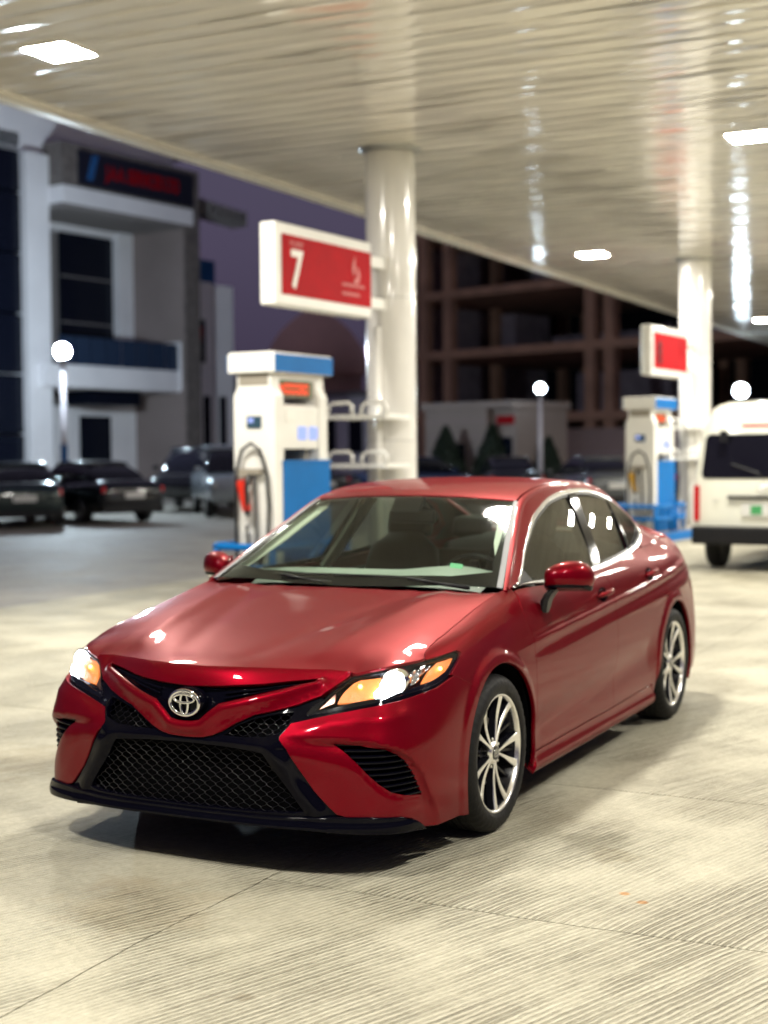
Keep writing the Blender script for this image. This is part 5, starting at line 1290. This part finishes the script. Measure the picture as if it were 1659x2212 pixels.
            bt = MB(); bt.prism([(-.16, 1.45), (.12, 1.45), (.12, 1.40), (-.16, 1.36)], 0, .06, lambda a, b, h: (a, (y+.04)-h if s < 0 else y-.04+h, b)); bt.build('nozzle_boot', M['recess'], p)
    return p
E1 = (math.sin(-IA), math.cos(-IA)); E2 = (math.cos(IA), math.sin(IA))
def isl(o, along, side=0): return (o[0]+E1[0]*along+E2[0]*side, o[1]+E1[1]*along+E2[1]*side)
P1 = isl((-4.62, 7.53), .54, -.27); P2 = isl((-3.80, 19.25), .54, -.27)
fp1 = fuel_pump(P1, 'white and blue fuel pump with lit red digits, nearer pump behind the red car windscreen', M['nozzle_red'])
fp2 = fuel_pump(P2, 'white and blue fuel pump by the minibus, farther pump with yellow nozzle cover', M['nozzle_yellow']); fp2.location.z = -.09; fp2.scale = (1, 1, .985)
for k, (c0, lab) in enumerate(((P1, 'raised blue edged kerb island carrying pump 7'), (P2, 'raised blue edged kerb island carrying the far pump'))):
    il = empty('pump_island', (*c0, 0), IA, lab, 'kerb island', 'pump islands')
    pl = []
    for a in range(0, 181, 15): pl.append((.55*math.cos(R(a)), 3.6+.55*math.sin(R(a))))
    for a in range(180, 361, 15): pl.append((.55*math.cos(R(a)), -.80+.55*math.sin(R(a))))
    mb = MB(); mb.prism(pl, -.01, .15); mb.build('kerb', M['blue'], il, bevel=.02)
    mb = MB(); mb.prism([(x*.86, (y-1.4)*.97+1.4) for x, y in pl], .15, .162); mb.build('island_top', M['asphalt'], il)
    gr = empty('crash_rail', (*isl(c0, -.62), 0), IA, ('blue tubular crash rail in front of pump 7', 'blue tubular crash rail in front of the far pump')[k], 'guard rail', 'blue crash rails round the pumps')
    for nm, z in (('top_rail', .62), ('middle_rail', .40)):
        mb = MB(); mb.tube([(-.44, .55, z), (-.44, .06, z), (-.40, -.06, z), (-.28, -.12, z), (.28, -.12, z), (.40, -.06, z), (.44, .06, z), (.44, .55, z)], .04, 10); mb.build(nm, M['blue'], gr, smooth=True)
    for x, y in ((-.36, -.10), (.36, -.10), (-.44, .5), (.44, .5)):
        mb = MB(); mb.tube([(x, y, .15), (x, y, .60)], .04, 10); mb.build('post', M['blue'], gr, smooth=True)
    gr2 = copy_tree(gr); gr2.location = (*isl(c0, .66), 0); gr2.rotation_euler = (0, 0, IA+PI); gr2['label'] = ('blue tubular crash rail behind pump 7, toward the column', 'blue tubular crash rail behind the far pump')[k]
# ------------------------------------------------------------------ white minibus
M['van_white'] = pmat('van_white_paint', (.78, .78, .68), .18, coat=.8, noise=.03, nscale=3)
M['dark_glass'] = pmat('dark_vehicle_glass', (.006, .006, .010), .06, spec=.7)
M['plate_white'] = pmat('plate_white', (.62, .62, .60), .5)
M['plate_green'] = pmat('plate_green', (.05, .30, .10), .5)
def minibus(loc, rz):
    v = empty('minibus', (*loc, 0), rz, 'white high roof minibus parked at the pumps, seen from behind', 'minibus')
    hw = .94
    def section(y, top=2.24, ins=0, bot=.42):
        pr = [(hw-.06-ins, bot), (hw-ins, bot+.10), (hw-ins, 1.02), (hw-.025-ins, 1.30), (hw-.12-ins, 1.86), (hw-.17-ins, 1.98), (hw-.24-ins, top-.09), (hw-.33-ins, top-.03), (hw-.48-ins, top)]
        return [(x, y, z) for x, z in pr]+[(-x, y, z) for x, z in pr[::-1]]
    rings = [section(.10, 2.15, .05, .44), section(.03, 2.20, .02, .43), section(.0+.06, 2.24, 0), section(.35, 2.26), section(3.2, 2.26), section(3.9, 2.10), section(4.4, 1.6), section(4.9, 1.2, .04)]
    rings[0] = [(x, .015+.10*max(0, (z-1.0))/1.2, z) for x, y, z in rings[0]]; rings[1] = [(x, y+.10*max(0, (z-1.0))/1.2, z) for x, y, z in rings[1]]; rings[2] = [(x, y+.10*max(0, (z-1.0))/1.2, z) for x, y, z in rings[2]]
    mb = MB(); mb.loft(rings); mb.build('van_body', M['van_white'], v, angle=28)
    yb = lambda z: .015+.10*max(0, (z-1.0))/1.2-.006
    # rear window: black glass with rounded corners
    def rr(x0, x1, z0, z1, r, tp=0, n=6):
        o = []
        for cx_, cz_, a0 in ((x1-r, z1-r, 0), (x0+r, z1-r, 90), (x0+r, z0+r, 180), (x1-r, z0+r, 270)):
            for k in range(n+1): a = R(a0+90*k/n); o.append((cx_+r*math.cos(a), cz_+r*math.sin(a)))
        return [(x*(1-tp*(z-z0)/(z1-z0)), z) for x, z in o]
    w = MB(); pl = rr(-.83, .83, 1.23, 1.82, .07, .07); w.add([(x, yb(z)-.004, z) for x, z in pl], [tuple(range(len(pl)))[::-1]]); w.add([(x*1.0, yb(z)+.02, z) for x, z in pl], [tuple(range(len(pl)))]); w.build('rear_window', M['dark_glass'], v)
    for s in (1, -1):
        t = MB(); pl = rr(s*.885-.038, s*.885+.038, .66, 1.14, .02); t.prism(pl, .0, .07, lambda a, b, h: (a, yb(b)-.012+h, b)); t.build('tail_light', M['tail_red'], v)
        wp = MB(); yy = .35
        for yy in (.72, 3.95):
            wl = empty('wheel'); wl.parent = v; wp = MB(); wp.lathe([(.0, .10), (.19, .10), (.22, .11), (.31, .10), (.335, .07), (.335, -.07), (.31, -.10), (0, -.10)], 28, 'x', (s*.80, yy, .335)); wp.build('tyre', M['rubber'], wl, angle=40)
            wp = MB(); wp.lathe([(0, .112), (.10, .115), (.19, .108), (.20, .09)], 24, 'x', (s*.80, yy, .335)); wp.v = [(x if s > 0 else -1.6-x+0, y, z) for x, y, z in wp.v]; wp.build('rim', M['steel'], wl, smooth=True)
    mb = MB(); mb.box(-.93, .93, -.10, .12, .36, .60); mb.build('rear_bumper', M['satin_black'], v, bevel=.03)
    mb = MB(); mb.box(-.90, .90, .12, 4.8, .36, .46); mb.build('sill', M['matte_black'], v)
    mb = MB(); mb.box(-.46, .46, -.03, .02, .965, 1.005); mb.build('handle_bar', M['satin_black'], v, bevel=.008)
    pt = MB(); pt.box(-.27, .27, -.022, .0, .74, .90); pp = pt.build('number_plate', M['plate_white'], v); pt = MB(); pt.box(-.15, .0, -.026, -.022, .76, .88); pt.build('plate_print', M['plate_green'], pp)
    mb = MB(); ellipse_ring(mb, 0, 1.10, .065, .045, .006, -.005, 32); ellipse_ring(mb, 0, 1.10, .018, .042, .004, -.006, 24); ellipse_ring(mb, 0, 1.115, .044, .016, .004, -.006, 24); mb.build('badge', M['chrome'], v, smooth=True)
    mb = MB(); mb.box(-.30, .30, yb(1.93)-.006, yb(1.93)+.01, 1.915, 1.945); mb.build('brake_lamp', M['tail_red'], v)
    mb = MB(); mb.tube([(.0, yb(1.26)-.02, 1.24), (-.05, yb(1.3)-.025, 1.30), (-.42, yb(1.42)-.02, 1.42)], .010, 6); mb.build('wiper', M['satin_black'], v)
    mb = MB(); mb.tube([(-.50, .08, 1.86), (-.50, -.03, 1.84), (-.50, -.05, 1.76)], .012, 6); mb.obox((-.50, -.05, 1.79), (1, 0, 0), (0, 1, 0), (0, 0, 1), .10, .03, .15); mb.build('rear_mirror', M['satin_black'], v, bevel=.01)
    tx = text('HI', 'lettering', M['grey_metal'], .07, (-.62, -.010, .93), (PI/2, 0, 0), v, .002)
    return v
minibus((-.73, 13.45), R(-3.5))

# ------------------------------------------------------------------ parked cars in the dark
def car_paint(c): return pmat('car_paint', c, .22, .3, coat=1, coat_rough=.02)
M['blue_glass'] = M['dark_glass']
def parked_car(loc, rz, paint, label, group, suv=False, plate='white'):
    v = empty('parked_car', (*loc, 0), rz, label, 'car', group)
    def ring(y, hw, z0, z1, r=.5, n=24):
        o = []
        for k in range(n):
            t = 2*PI*k/n; c_, s_ = math.cos(t), math.sin(t); o.append((math.copysign(abs(c_)**r, c_)*hw, y, (z0+z1)/2+math.copysign(abs(s_)**r, s_)*(z1-z0)/2))
        return o
    if not suv:
        body = [(-2.38, .62, .50, .78), (-2.33, .78, .34, .95), (-2.1, .86, .25, 1.02), (-1.6, .89, .22, 1.04), (-.5, .90, .20, .98), (.6, .90, .20, .96), (1.4, .88, .22, .92), (2.0, .84, .26, .82), (2.3, .74, .32, .72), (2.4, .58, .40, .62)]
        cabn = [(-1.85, .62, .90, 1.03), (-1.45, .66, .90, 1.26), (-1.0, .64, .90, 1.42), (-.3, .63, .90, 1.47), (.35, .64, .90, 1.43), (.85, .67, .90, 1.20), (1.25, .70, .88, .96)]
        roof = [(-1.15, .55, 1.36, 1.415), (-.8, .57, 1.38, 1.455), (-.3, .57, 1.40, 1.480), (.2, .56, 1.38, 1.455), (.45, .54, 1.34, 1.41)]
    else:
        body = [(-2.3, .80, .45, 1.05), (-2.2, .90, .36, 1.18), (-1.5, .93, .32, 1.20), (.5, .93, .32, 1.16), (1.5, .92, .34, 1.10), (2.1, .88, .38, 1.04), (2.3, .80, .45, .92)]
        cabn = [(-2.2, .76, 1.05, 1.15), (-2.05, .76, 1.05, 1.70), (-1.0, .76, 1.05, 1.80), (.1, .75, 1.05, 1.78), (.55, .76, 1.05, 1.55), (1.0, .80, 1.05, 1.12)]
        roof = [(-2.0, .70, 1.72, 1.78), (-1.0, .72, 1.74, 1.84), (-.2, .71, 1.74, 1.84), (.2, .69, 1.70, 1.78)]
    for nm, S_, m, e in (('body', body, paint, .42), ('glasshouse', cabn, M['dark_glass'], .5), ('roof', roof, paint, .5)):
        mb = MB(); mb.loft([ring(y, w, a, b, e) for y, w, a, b in S_]); mb.build(nm, m, v, smooth=True)
    for yy in (-1.38, 1.42):
        for s in (1, -1):
            w = empty('wheel'); w.parent = v; mb = MB(); mb.lathe([(0, .10), (.20, .10), (.30, .09), (.32, .05), (.32, -.09), (0, -.09)], 22, 'x', (0, yy, .32)); mb.v = [(s*(x+.80), y, z) for x, y, z in mb.v]; mb.build('tyre', M['rubber'], w, angle=40)
            mb = MB(); mb.lathe([(0, .115), (.06, .11), (.20, .108), (.21, .09)], 10, 'x', (0, yy, .32)); mb.v = [(s*(x+.80), y, z) for x, y, z in mb.v]; mb.build('rim', M['steel'], w)
    zt = 1.0 if suv else .80
    for s in (1, -1):
        mb = MB(); mb.obox((s*.66, -2.27, zt), (1, -.25*s, 0), (0, 1, 0), (0, 0, 1), .28, .10, .14); mb.build('tail_light', M['tail_red'], v, bevel=.02)
        mb = MB(); mb.obox((s*.64, 2.22, .66 if not suv else .82), (1, .35*s, 0), (0, 1, 0), (0, 0, 1), .30, .10, .13); mb.build('headlight', M['chrome'], v, bevel=.02)
        mb = MB(); mb.obox((s*.99, .75, 1.02 if not suv else 1.22), (1, 0, 0), (0, 1, 0), (0, 0, 1), .17, .10, .12); mb.build('door_mirror', paint, v, bevel=.03)
    mb = MB(); mb.box(-.25, .25, -2.42, -2.36, .60, .74); mb.build('number_plate', M['plate_white'], v)
    mb = MB(); mb.box(-.80, .80, -2.36, -2.1, .26, .42); mb.build('rear_bumper', M['satin_black'], v, bevel=.04)
    return v
pc = {k: car_paint(c) for k, c in dict(green=(.015, .03, .03), black=(.008, .009, .012), silver=(.30, .33, .36), navy=(.015, .03, .09), grey=(.10, .11, .12), maroon=(.12, .01, .015), white=(.5, .5, .5), teal=(.01, .12, .12)).items()}
GL = 'cars parked in the dark on the left'; GR = 'cars parked in the dark behind the pumps'
parked_car((-19.2, 20.5), R(44), pc['green'], 'dark green saloon cut by the left picture edge', GL)
parked_car((-18.9, 22.6), R(66), pc['black'], 'black saloon with red tail light, second from the left picture edge', GL)
parked_car((-20.1, 29.2), R(-158), pc['black'], 'black off-roader parked left of the nearer pump', GL, True)
parked_car((-17.2, 26.6), R(-140), pc['silver'], 'silver off-roader half hidden behind the nearer pump', GL, True)
for (x, y, a, c, lab) in ((-16.4, 36.5, -30, 'navy', 'dark blue car parked right of the nearer column'), (-13.4, 36.6, 30, 'black', 'black car parked in front of the conical shrubs'), (-11.0, 38.4, 28, 'grey', 'grey car parked behind the red car roof'), (-8.3, 39.0, 25, 'navy', 'dark blue car parked in front of the pink wall'), (-6.2, 38.0, 28, 'silver', 'silver car parked left of the farther pump'), (-9.6, 33.5, 35, 'grey', 'dark grey car parked nearest behind the red roof'), (-19.5, 33.5, 60, 'black', 'black car seen between the pump and the column')):
    parked_car((x, y), R(a), pc[c], lab, GR)

# ------------------------------------------------------------------ buildings
M['bwall'] = pmat('white_cladding', (.80, .78, .80), .55, noise=.06, nscale=.6)
M['bgrey'] = pmat('grey_render', (.20, .18, .175), .8, noise=.1, nscale=.5)
M['granite'] = pmat('granite_cladding', (.15, .13, .12), .5, noise=.35, nscale=5)
M['curtain'] = pmat('dark_curtain_glass', (.004, .006, .014), .25, spec=.25)
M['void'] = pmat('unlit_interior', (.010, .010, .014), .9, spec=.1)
M['bluepanel'] = pmat('blue_glass_panel', (.02, .09, .25), .2)
M['reveal'] = pmat('brown_grey_render', (.26, .21, .20), .8, noise=.1, nscale=.5)
M['rail_glass'] = pmat('balcony_glass', (.02, .035, .07), .3, spec=.3)
M['letters_red'] = pmat('red_sign_letters', (.28, .004, .008), .6, spec=.1)
M['sign_dark'] = pmat('dark_sign_board', (.006, .008, .02), .4)
M['pink_wall'] = pmat('pink_rendered_wall', (.30, .22, .22), .8, noise=.08, nscale=.7)
M['cream_wall'] = pmat('cream_rendered_wall', (.27, .215, .19), .8, noise=.08, nscale=.7)
M['raw_concrete'] = pmat('raw_concrete_frame', (.40, .215, .14), .9, noise=.25, nscale=.8)
M['block_wall'] = pmat('sandcrete_block_wall', (.34, .27, .31), .9, noise=.2, nscale=1.5)
M['dome_mat'] = pmat('brown_dome_shell', (.75, .45, .36), .8, noise=.12, nscale=.4)
M['shrub'] = pmat('dark_conifer_leaves', (.012, .022, .010), .7, noise=.4, nscale=9)
M['bark'] = pmat('bark', (.06, .045, .03), .9)
M['mast_white'] = pmat('lamp_post_white', (.6, .55, .58), .4)
FA = R(-8); B0 = (-29.46, 34.09)
bd = empty('office_building', (*B0, 0), FA, 'tall white clad office block with a recessed grey bay and a red lettered sign', 'building')
# local: y runs along the facade (away from the camera), +x is toward the forecourt
def bbox(name, m, y0, y1, z0, z1, x0=-.5, x1=0., parent=None, bevel=0): mb = MB(); mb.box(x0, x1, y0, y1, z0, z1); return mb.build(name, m, parent or bd, bevel=bevel)
bbox('main_wall', M['bwall'], -6.5, 5.6, 11.9, 17.5, -8, -.05)
bbox('main_wall', M['bwall'], -1.05, 0.0, 0, 11.9, -.8, .25)
for k in range(6):
    cp = bbox('curtain_wall_glass', M['curtain'], -6.5, -1.05, .3+k*2.05, .3+k*2.05+1.98, -.6, -.05)
for y in (-5.6, -4.2, -2.7): bbox('mullion', M['sign_dark'], y-.05, y+.05, 0, 12, -.06, .02)
bbox('building_core', M['bwall'], -6.5, -.02, 0, 11.88, -8, -.85); bbox('building_core', M['bwall'], 0, 7.0, 0, 11.88, -8, -2.75)
bbox('upper_block', M['bwall'], 5.6, 7.2, 11.2, 13.6, -6, -.6); bbox('upper_recess', M['bgrey'], 5.5, 8.6, 13.3, 14.4, -6, -1.2)
# portal
bbox('portal_beam', M['granite'], 0, 7.0, 10.85, 12.35, -.3, .9, bevel=.02)
sb = bbox('sign_board', M['sign_dark'], .72, 6.6, 10.95, 12.15, .9, .97)
text('J.A.A. SERVICES LTD', 'sign_letters', M['letters_red'], .70, (.985, 3.9, 11.55), (PI/2, 0, PI/2), sb, .02, bold=True, sx=.62)
mb = MB(); mb.prism([(1.05, 11.15), (1.35, 11.15), (1.65, 12.05), (1.35, 12.05)], .975, .99, lambda a, b, h: (h, a, b)); mb.build('sign_emblem', M['bluepanel'], sb)
bbox('portal_post', M['granite'], 6.15, 7.0, 0, 10.85, -2.6, .9, bevel=.02)
bbox('soffit_beam', M['bwall'], 0, 6.6, 10.25, 10.85, -2.2, .95)
bbox('soffit', M['bgrey'], 0, 6.1, 10.1, 10.25, -2.2, .9)
bbox('bay_window', M['curtain'], 2.6, 5.3, 4.9, 9.85, -2.15, -2.05)
for z in (6.5, 8.2): bbox('window_bar', M['bgrey'], 2.6, 5.3, z, z+.06, -2.05, -2.02)
bbox('bay_pier', M['bwall'], 5.3, 6.15, 0, 10.1, -2.3, -1.75); bbox('bay_lintel', M['bwall'], 0, 6.1, 9.85, 10.25, -2.3, -1.9)
bbox('bay_wall', M['bgrey'], 0, 6.15, 0, 10.1, -2.7, -2.3); bbox('bay_floor', M['bwall'], -.6, 6.4, 3.95, 4.75, -2.2, .6, bevel=.02)
for k in range(8): bbox('balustrade_glass', M['rail_glass'], .1+k*.76, .1+k*.76+.70, 4.75, 5.75, .50, .53)
bbox('balcony_end', M['bwall'], 6.1, 6.45, 4.0, 5.85, -.4, .7, bevel=.02)
bbox('door_frame', M['bwall'], 1.9, 6.1, 0, 3.4, -2.2, -1.7); bbox('door', M['curtain'], 3.1, 4.7, 0, 3.05, -1.72, -1.66); bbox('bay_reveal', M['reveal'], 6.11, 6.15, 0, 10.1, -2.3, .85)
bbox('shop_window', M['curtain'], 2.2, 4.8, 3.42, 3.95, -1.7, -.2)
# right wing
w2 = empty('annex_building', (*isl((-28.48, 40.99), 0), 0), FA, 'white annex beside the office block with a dark poster and blue roof glass', 'building')
bbox('wing_wall', M['bwall'], .0, 2.0, 0, 8.4, -5, -.2, w2); bbox('wing_wall', M['bwall'], 2.15, 3.3, 0, 8.35, -5, -.25, w2)
bbox('wing_joint', M['granite'], 2.0, 2.15, 0, 8.3, -5, -.3, w2)
for y0, y1 in ((.55, .95), (1.35, 1.75), (2.35, 2.7)): bbox('slot_window', M['curtain'], y0, y1, .2, 3.9, -.21, -.16, w2)
po = bbox('poster', M['sign_dark'], .15, 1.45, 5.2, 6.9, -.2, -.12, w2)
for a, c_ in ((.45, 'bluepanel'), (.70, 'nozzle_yellow'), (.95, 'sign_red')):
    mb = MB(); mb.prism([(a-.12, 5.5), (a+.12, 5.5), (a+.32, 6.6), (a+.12, 6.6)], -.115, -.10, lambda p, q, h: (h, p, q)); mb.build('poster_stripe', M[c_], po)
rg = bbox('roof_glass', M['bluepanel'], .1, 1.1, 8.4, 9.5, -3, -.6, w2); bbox('roof_glass', M['bluepanel'], 1.25, 2.6, 8.4, 9.35, -3, -.6, w2)
pg = empty('roof_pergola', (-28.3, 41.6, 0), FA, 'grey slatted roof pergola sticking out from the office block', 'pergola')
for k in range(7):
    mb = MB(); mb.box(-.5, .4, .1+k*.42, .2+k*.42, 10.9-k*.03, 11.5-k*.03); mb.build('slat', M['bgrey'], pg)
mb = MB(); mb.box(-.06, .06, 0, 2.9, 11.1, 11.2); mb.build('beam', M['bgrey'], pg)

# unfinished concrete frame
uf = empty('unfinished_building', (-28.45, 62.47, 0), R(-18), 'unfinished brown concrete frame building with open storeys behind the wall', 'building')
# local x to the right along the front
FL = [3.05, 6.35, 9.4, 12.5, 15.6, 18.7]
for z in FL: mb = MB(); mb.box(-1.5, 36, 0, 13, z, z+.42); mb.build('floor_slab', M['raw_concrete'], uf)
cxs = [.3, 2.0, 10.9, 12.0, 21.5, 26.5, 31.5]
for x in cxs:
    for y in ((0.25, 12) if x > 1 else (.25, 6, 12)):
        for i, z in enumerate([0]+FL[:-1]):
            mb = MB(); mb.box(x-.28, x+.28, y-.2, y+.3, z+(.42 if i else 0), FL[i]); mb.build('frame_column', M['raw_concrete'], uf)
rnd = random.Random(4)
for i, z in enumerate(FL[:-1]):
    for j in range(len(cxs)-1):
        x0, x1 = cxs[j]+.3, cxs[j+1]-.3
        if rnd.random() < .55:
            h = rnd.choice([.9, 1.1, 2.3]) if j < 3 else rnd.choice([.5, .8, .9]); xx = x0+rnd.uniform(0, .3)*(x1-x0)
            mb = MB(); mb.box(xx, x1, 6.4+rnd.uniform(-2, 2), 6.7+rnd.uniform(2, 3), z+.42, z+.42+h); mb.build('block_infill', M['block_wall'], uf)
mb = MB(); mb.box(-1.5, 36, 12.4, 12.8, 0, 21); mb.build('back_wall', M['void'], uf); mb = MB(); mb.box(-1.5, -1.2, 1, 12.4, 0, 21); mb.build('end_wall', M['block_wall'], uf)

# gatehouse, wall
gh_ = empty('gatehouse', (-18.53, 41.72, 0), R(-18), 'small cream gatehouse with a dark red sign over its door', 'building')
mb = MB(); mb.box(0, 2.9, 0, 3.2, 0, 3.1); mb.build('gatehouse_wall', M['cream_wall'], gh_)
for z in (1.0, 1.55, 2.1, 2.65): mb = MB(); mb.box(-.015, 2.915, -.015, .02, z, z+.04); mb.build('render_band', M['pink_wall'], gh_)
mb = MB(); mb.box(2.9, 3.95, .35, 3.2, 0, 3.2); mb.build('gatehouse_wall', M['cream_wall'], gh_); mb = MB(); mb.box(-.12, 4.05, -.1, 3.3, 3.1, 3.35); mb.build('flat_roof', M['cream_wall'], gh_)
mb = MB(); mb.box(3.1, 3.85, .28, .35, 2.55, 2.85); gs = mb.build('gatehouse_sign', M['letters_red'], gh_)
mb = MB(); mb.box(3.15, 3.75, .30, .35, 0, 2.1); mb.build('door', M['curtain'], gh_)
mb = MB(); mb.box(.9, 1.9, -.03, .01, .9, 1.9); mb.build('window', M['curtain'], gh_)
bw = empty('boundary_wall', (-15.6, 46.5, 0), R(-14), 'long pink boundary wall with piers below the unfinished building', 'wall')
mb = MB(); mb.box(0, 26, 0, .2, 0, 2.35); mb.build('wall_run', M['pink_wall'], bw); mb = MB(); mb.box(0, 26, -.03, .23, 2.35, 2.45); mb.build('coping', M['pink_wall'], bw)
for k in range(7): mb = MB(); mb.box(.1+k*4.2, .6+k*4.2, -.12, .3, 0, 2.6); mb.build('pier', M['pink_wall'], bw)
for zz_ in (1.1, 1.5): mb = MB(); mb.box(0, 26, -.02, .0, zz_, zz_+.05); mb.build('render_band', M['block_wall'], bw)

# domed building far behind the nearer pump
dm = empty('domed_building', (-40.5, 73.3, 0), R(-10), 'brown onion domed building far behind the nearer pump', 'building')
mb = MB(); prof = [(3.05, 6.4), (3.2, 6.9), (3.1, 7.6), (2.75, 8.4), (2.2, 9.2), (1.5, 9.85), (.9, 10.3), (.55, 10.7), (.25, 11.1), (.08, 11.6), (0, 12.0)]; mb.lathe(prof, 48); mb.build('dome', M['dome_mat'], dm, smooth=True)
mb = MB(); mb.lathe([(2.9, 5.0), (2.9, 6.4), (3.15, 6.45)], 48); mb.build('drum', M['dome_mat'], dm, smooth=True)
mb = MB(); mb.box(-4.5, 6.5, -2.5, 5, 0, 5.0); mb.build('hall', M['bwall'], dm); mb = MB(); mb.box(-4.7, 6.7, -2.7, 5.2, 5.0, 5.25); mb.build('parapet', M['bgrey'], dm)
for x in (-3, 0, 3, 5): mb = MB(); mb.box(x-.5, x+.5, -2.56, -2.48, 1.6, 3.6); mb.build('window', M['curtain'], dm)
# dark skyline mass behind everything (town blocks)
for (x, y, w, d, h, a, lab) in ((-75, 95, 26, 10, 7.5, 5, 'low dark block far away left of the dome'), (20, 88, 40, 12, 17, -12, 'dark unlit block at the right behind the minibus')):
    t = empty('town_block', (x, y, 0), R(a), lab, 'building', 'far dark town blocks'); mb = MB(); mb.box(-w/2, w/2, 0, d, 0, h); mb.build('block_wall', M['bgrey'], t)
    mb = MB(); mb.box(-w/2-.2, w/2+.2, -.2, d+.2, h, h+.35); mb.build('parapet', M['bgrey'], t)
    for i in range(int(w/3.5)):
        for j in range(int(h/3.2)): mb = MB(); mb.box(-w/2+1+i*3.5, -w/2+2.6+i*3.5, -.06, .02, 1+j*3.2, 2.5+j*3.2); mb.build('window', M['curtain'], t)

# conical shrubs
def shrub(x, y, h, r, lab):
    s = empty('conical_shrub', (x, y, 0), random.uniform(0, 6), lab, 'shrub', 'clipped conical shrubs by the gatehouse'); mb = MB(); rn = random.Random(int(x*97)); 
    for k in range(1500):
        t = rn.random()**.8; z = .15+t*(h-.15); rr_ = r*(1-t)**.85*(.75+.35*rn.random())+.03; a = rn.uniform(0, 2*PI); c = Vector((rr_*math.cos(a), rr_*math.sin(a), z)); q = .05+.05*rn.random()
        u_ = Vector((rn.gauss(0, 1), rn.gauss(0, 1), rn.gauss(0, 1))).normalized(); w_ = u_.cross(Vector((rn.gauss(0, 1), rn.gauss(0, 1), rn.gauss(0, 1)))).normalized()
        mb.add([c-u_*q, c+w_*q*.6, c+u_*q, c-w_*q*.6], [(0, 1, 2, 3)])
    mb.build('foliage', M['shrub'], s, recalc=False); mb = MB(); mb.tube([(0, 0, 0), (0, 0, h*.7)], [.07, .02], 8); mb.build('stem', M['bark'], s)
    mb = MB(); mb.lathe([(0, .1), (r*.7, .12), (r*.55, h*.45), (r*.2, h*.8), (0, h*.9)], 12); mb.build('inner_growth', M['shrub'], s)
shrub(-17.1, 40.3, 2.5, .95, 'conical dark shrub left of the gatehouse front, nearest the column'); shrub(-15.6, 40.9, 2.55, .95, 'conical dark shrub in front of the gatehouse door'); shrub(-13.9, 41.9, 2.1, .75, 'conical dark shrub left of the street lamp pole'); shrub(-22.4, 38.0, 2.6, .8, 'dark shrub seen between the pump and the column')

# street lamps
def street_lamp(x, y, h, r, power, label, blue=False):
    s = empty('street_lamp', (x, y, 0), 0, label, 'street lamp', 'street lamps in the car park')
    mb = MB(); mb.tube([(0, 0, .0), (0, 0, h-r*1.2)], [.09, .06], 12); mb.build('pole', M['mast_white'], s, smooth=True)
    if blue: mb = MB(); mb.lathe([(.105, 0), (.105, 1.9)], 14); mb.build('pole_sleeve', M['bluepanel'], s, smooth=True)
    mb = MB(); mb.box(-.14, .14, -.14, .14, h-r*1.25, h-r*.9); mb.build('lamp_base', M['satin_black'], s, bevel=.02)
    mb = MB(); mb.lathe([(0, -r)]+[(r*math.cos(R(a)), r*math.sin(R(a))) for a in range(-75, 90, 15)]+[(0, r)], 20, 'z', (0, 0, h)); mb.build('lamp_globe', emat('street_lamp_glow', (.72, .88, 1.0), power), s, smooth=True)
street_lamp(-22.55, 26.35, 4.48, .20, 1900, 'street lamp glaring white at the left beside the office block', True)
street_lamp(-13.42, 39.78, 3.70, .16, 50, 'street lamp on a white pole between the gatehouse and the far pump')
street_lamp(-6.76, 39.72, 3.45, .22, 60, 'street lamp glaring white right behind the minibus roof')
for o in list(scene.objects):
    if o.type == 'MESH' and not o.data.materials: print('no material', o.name)
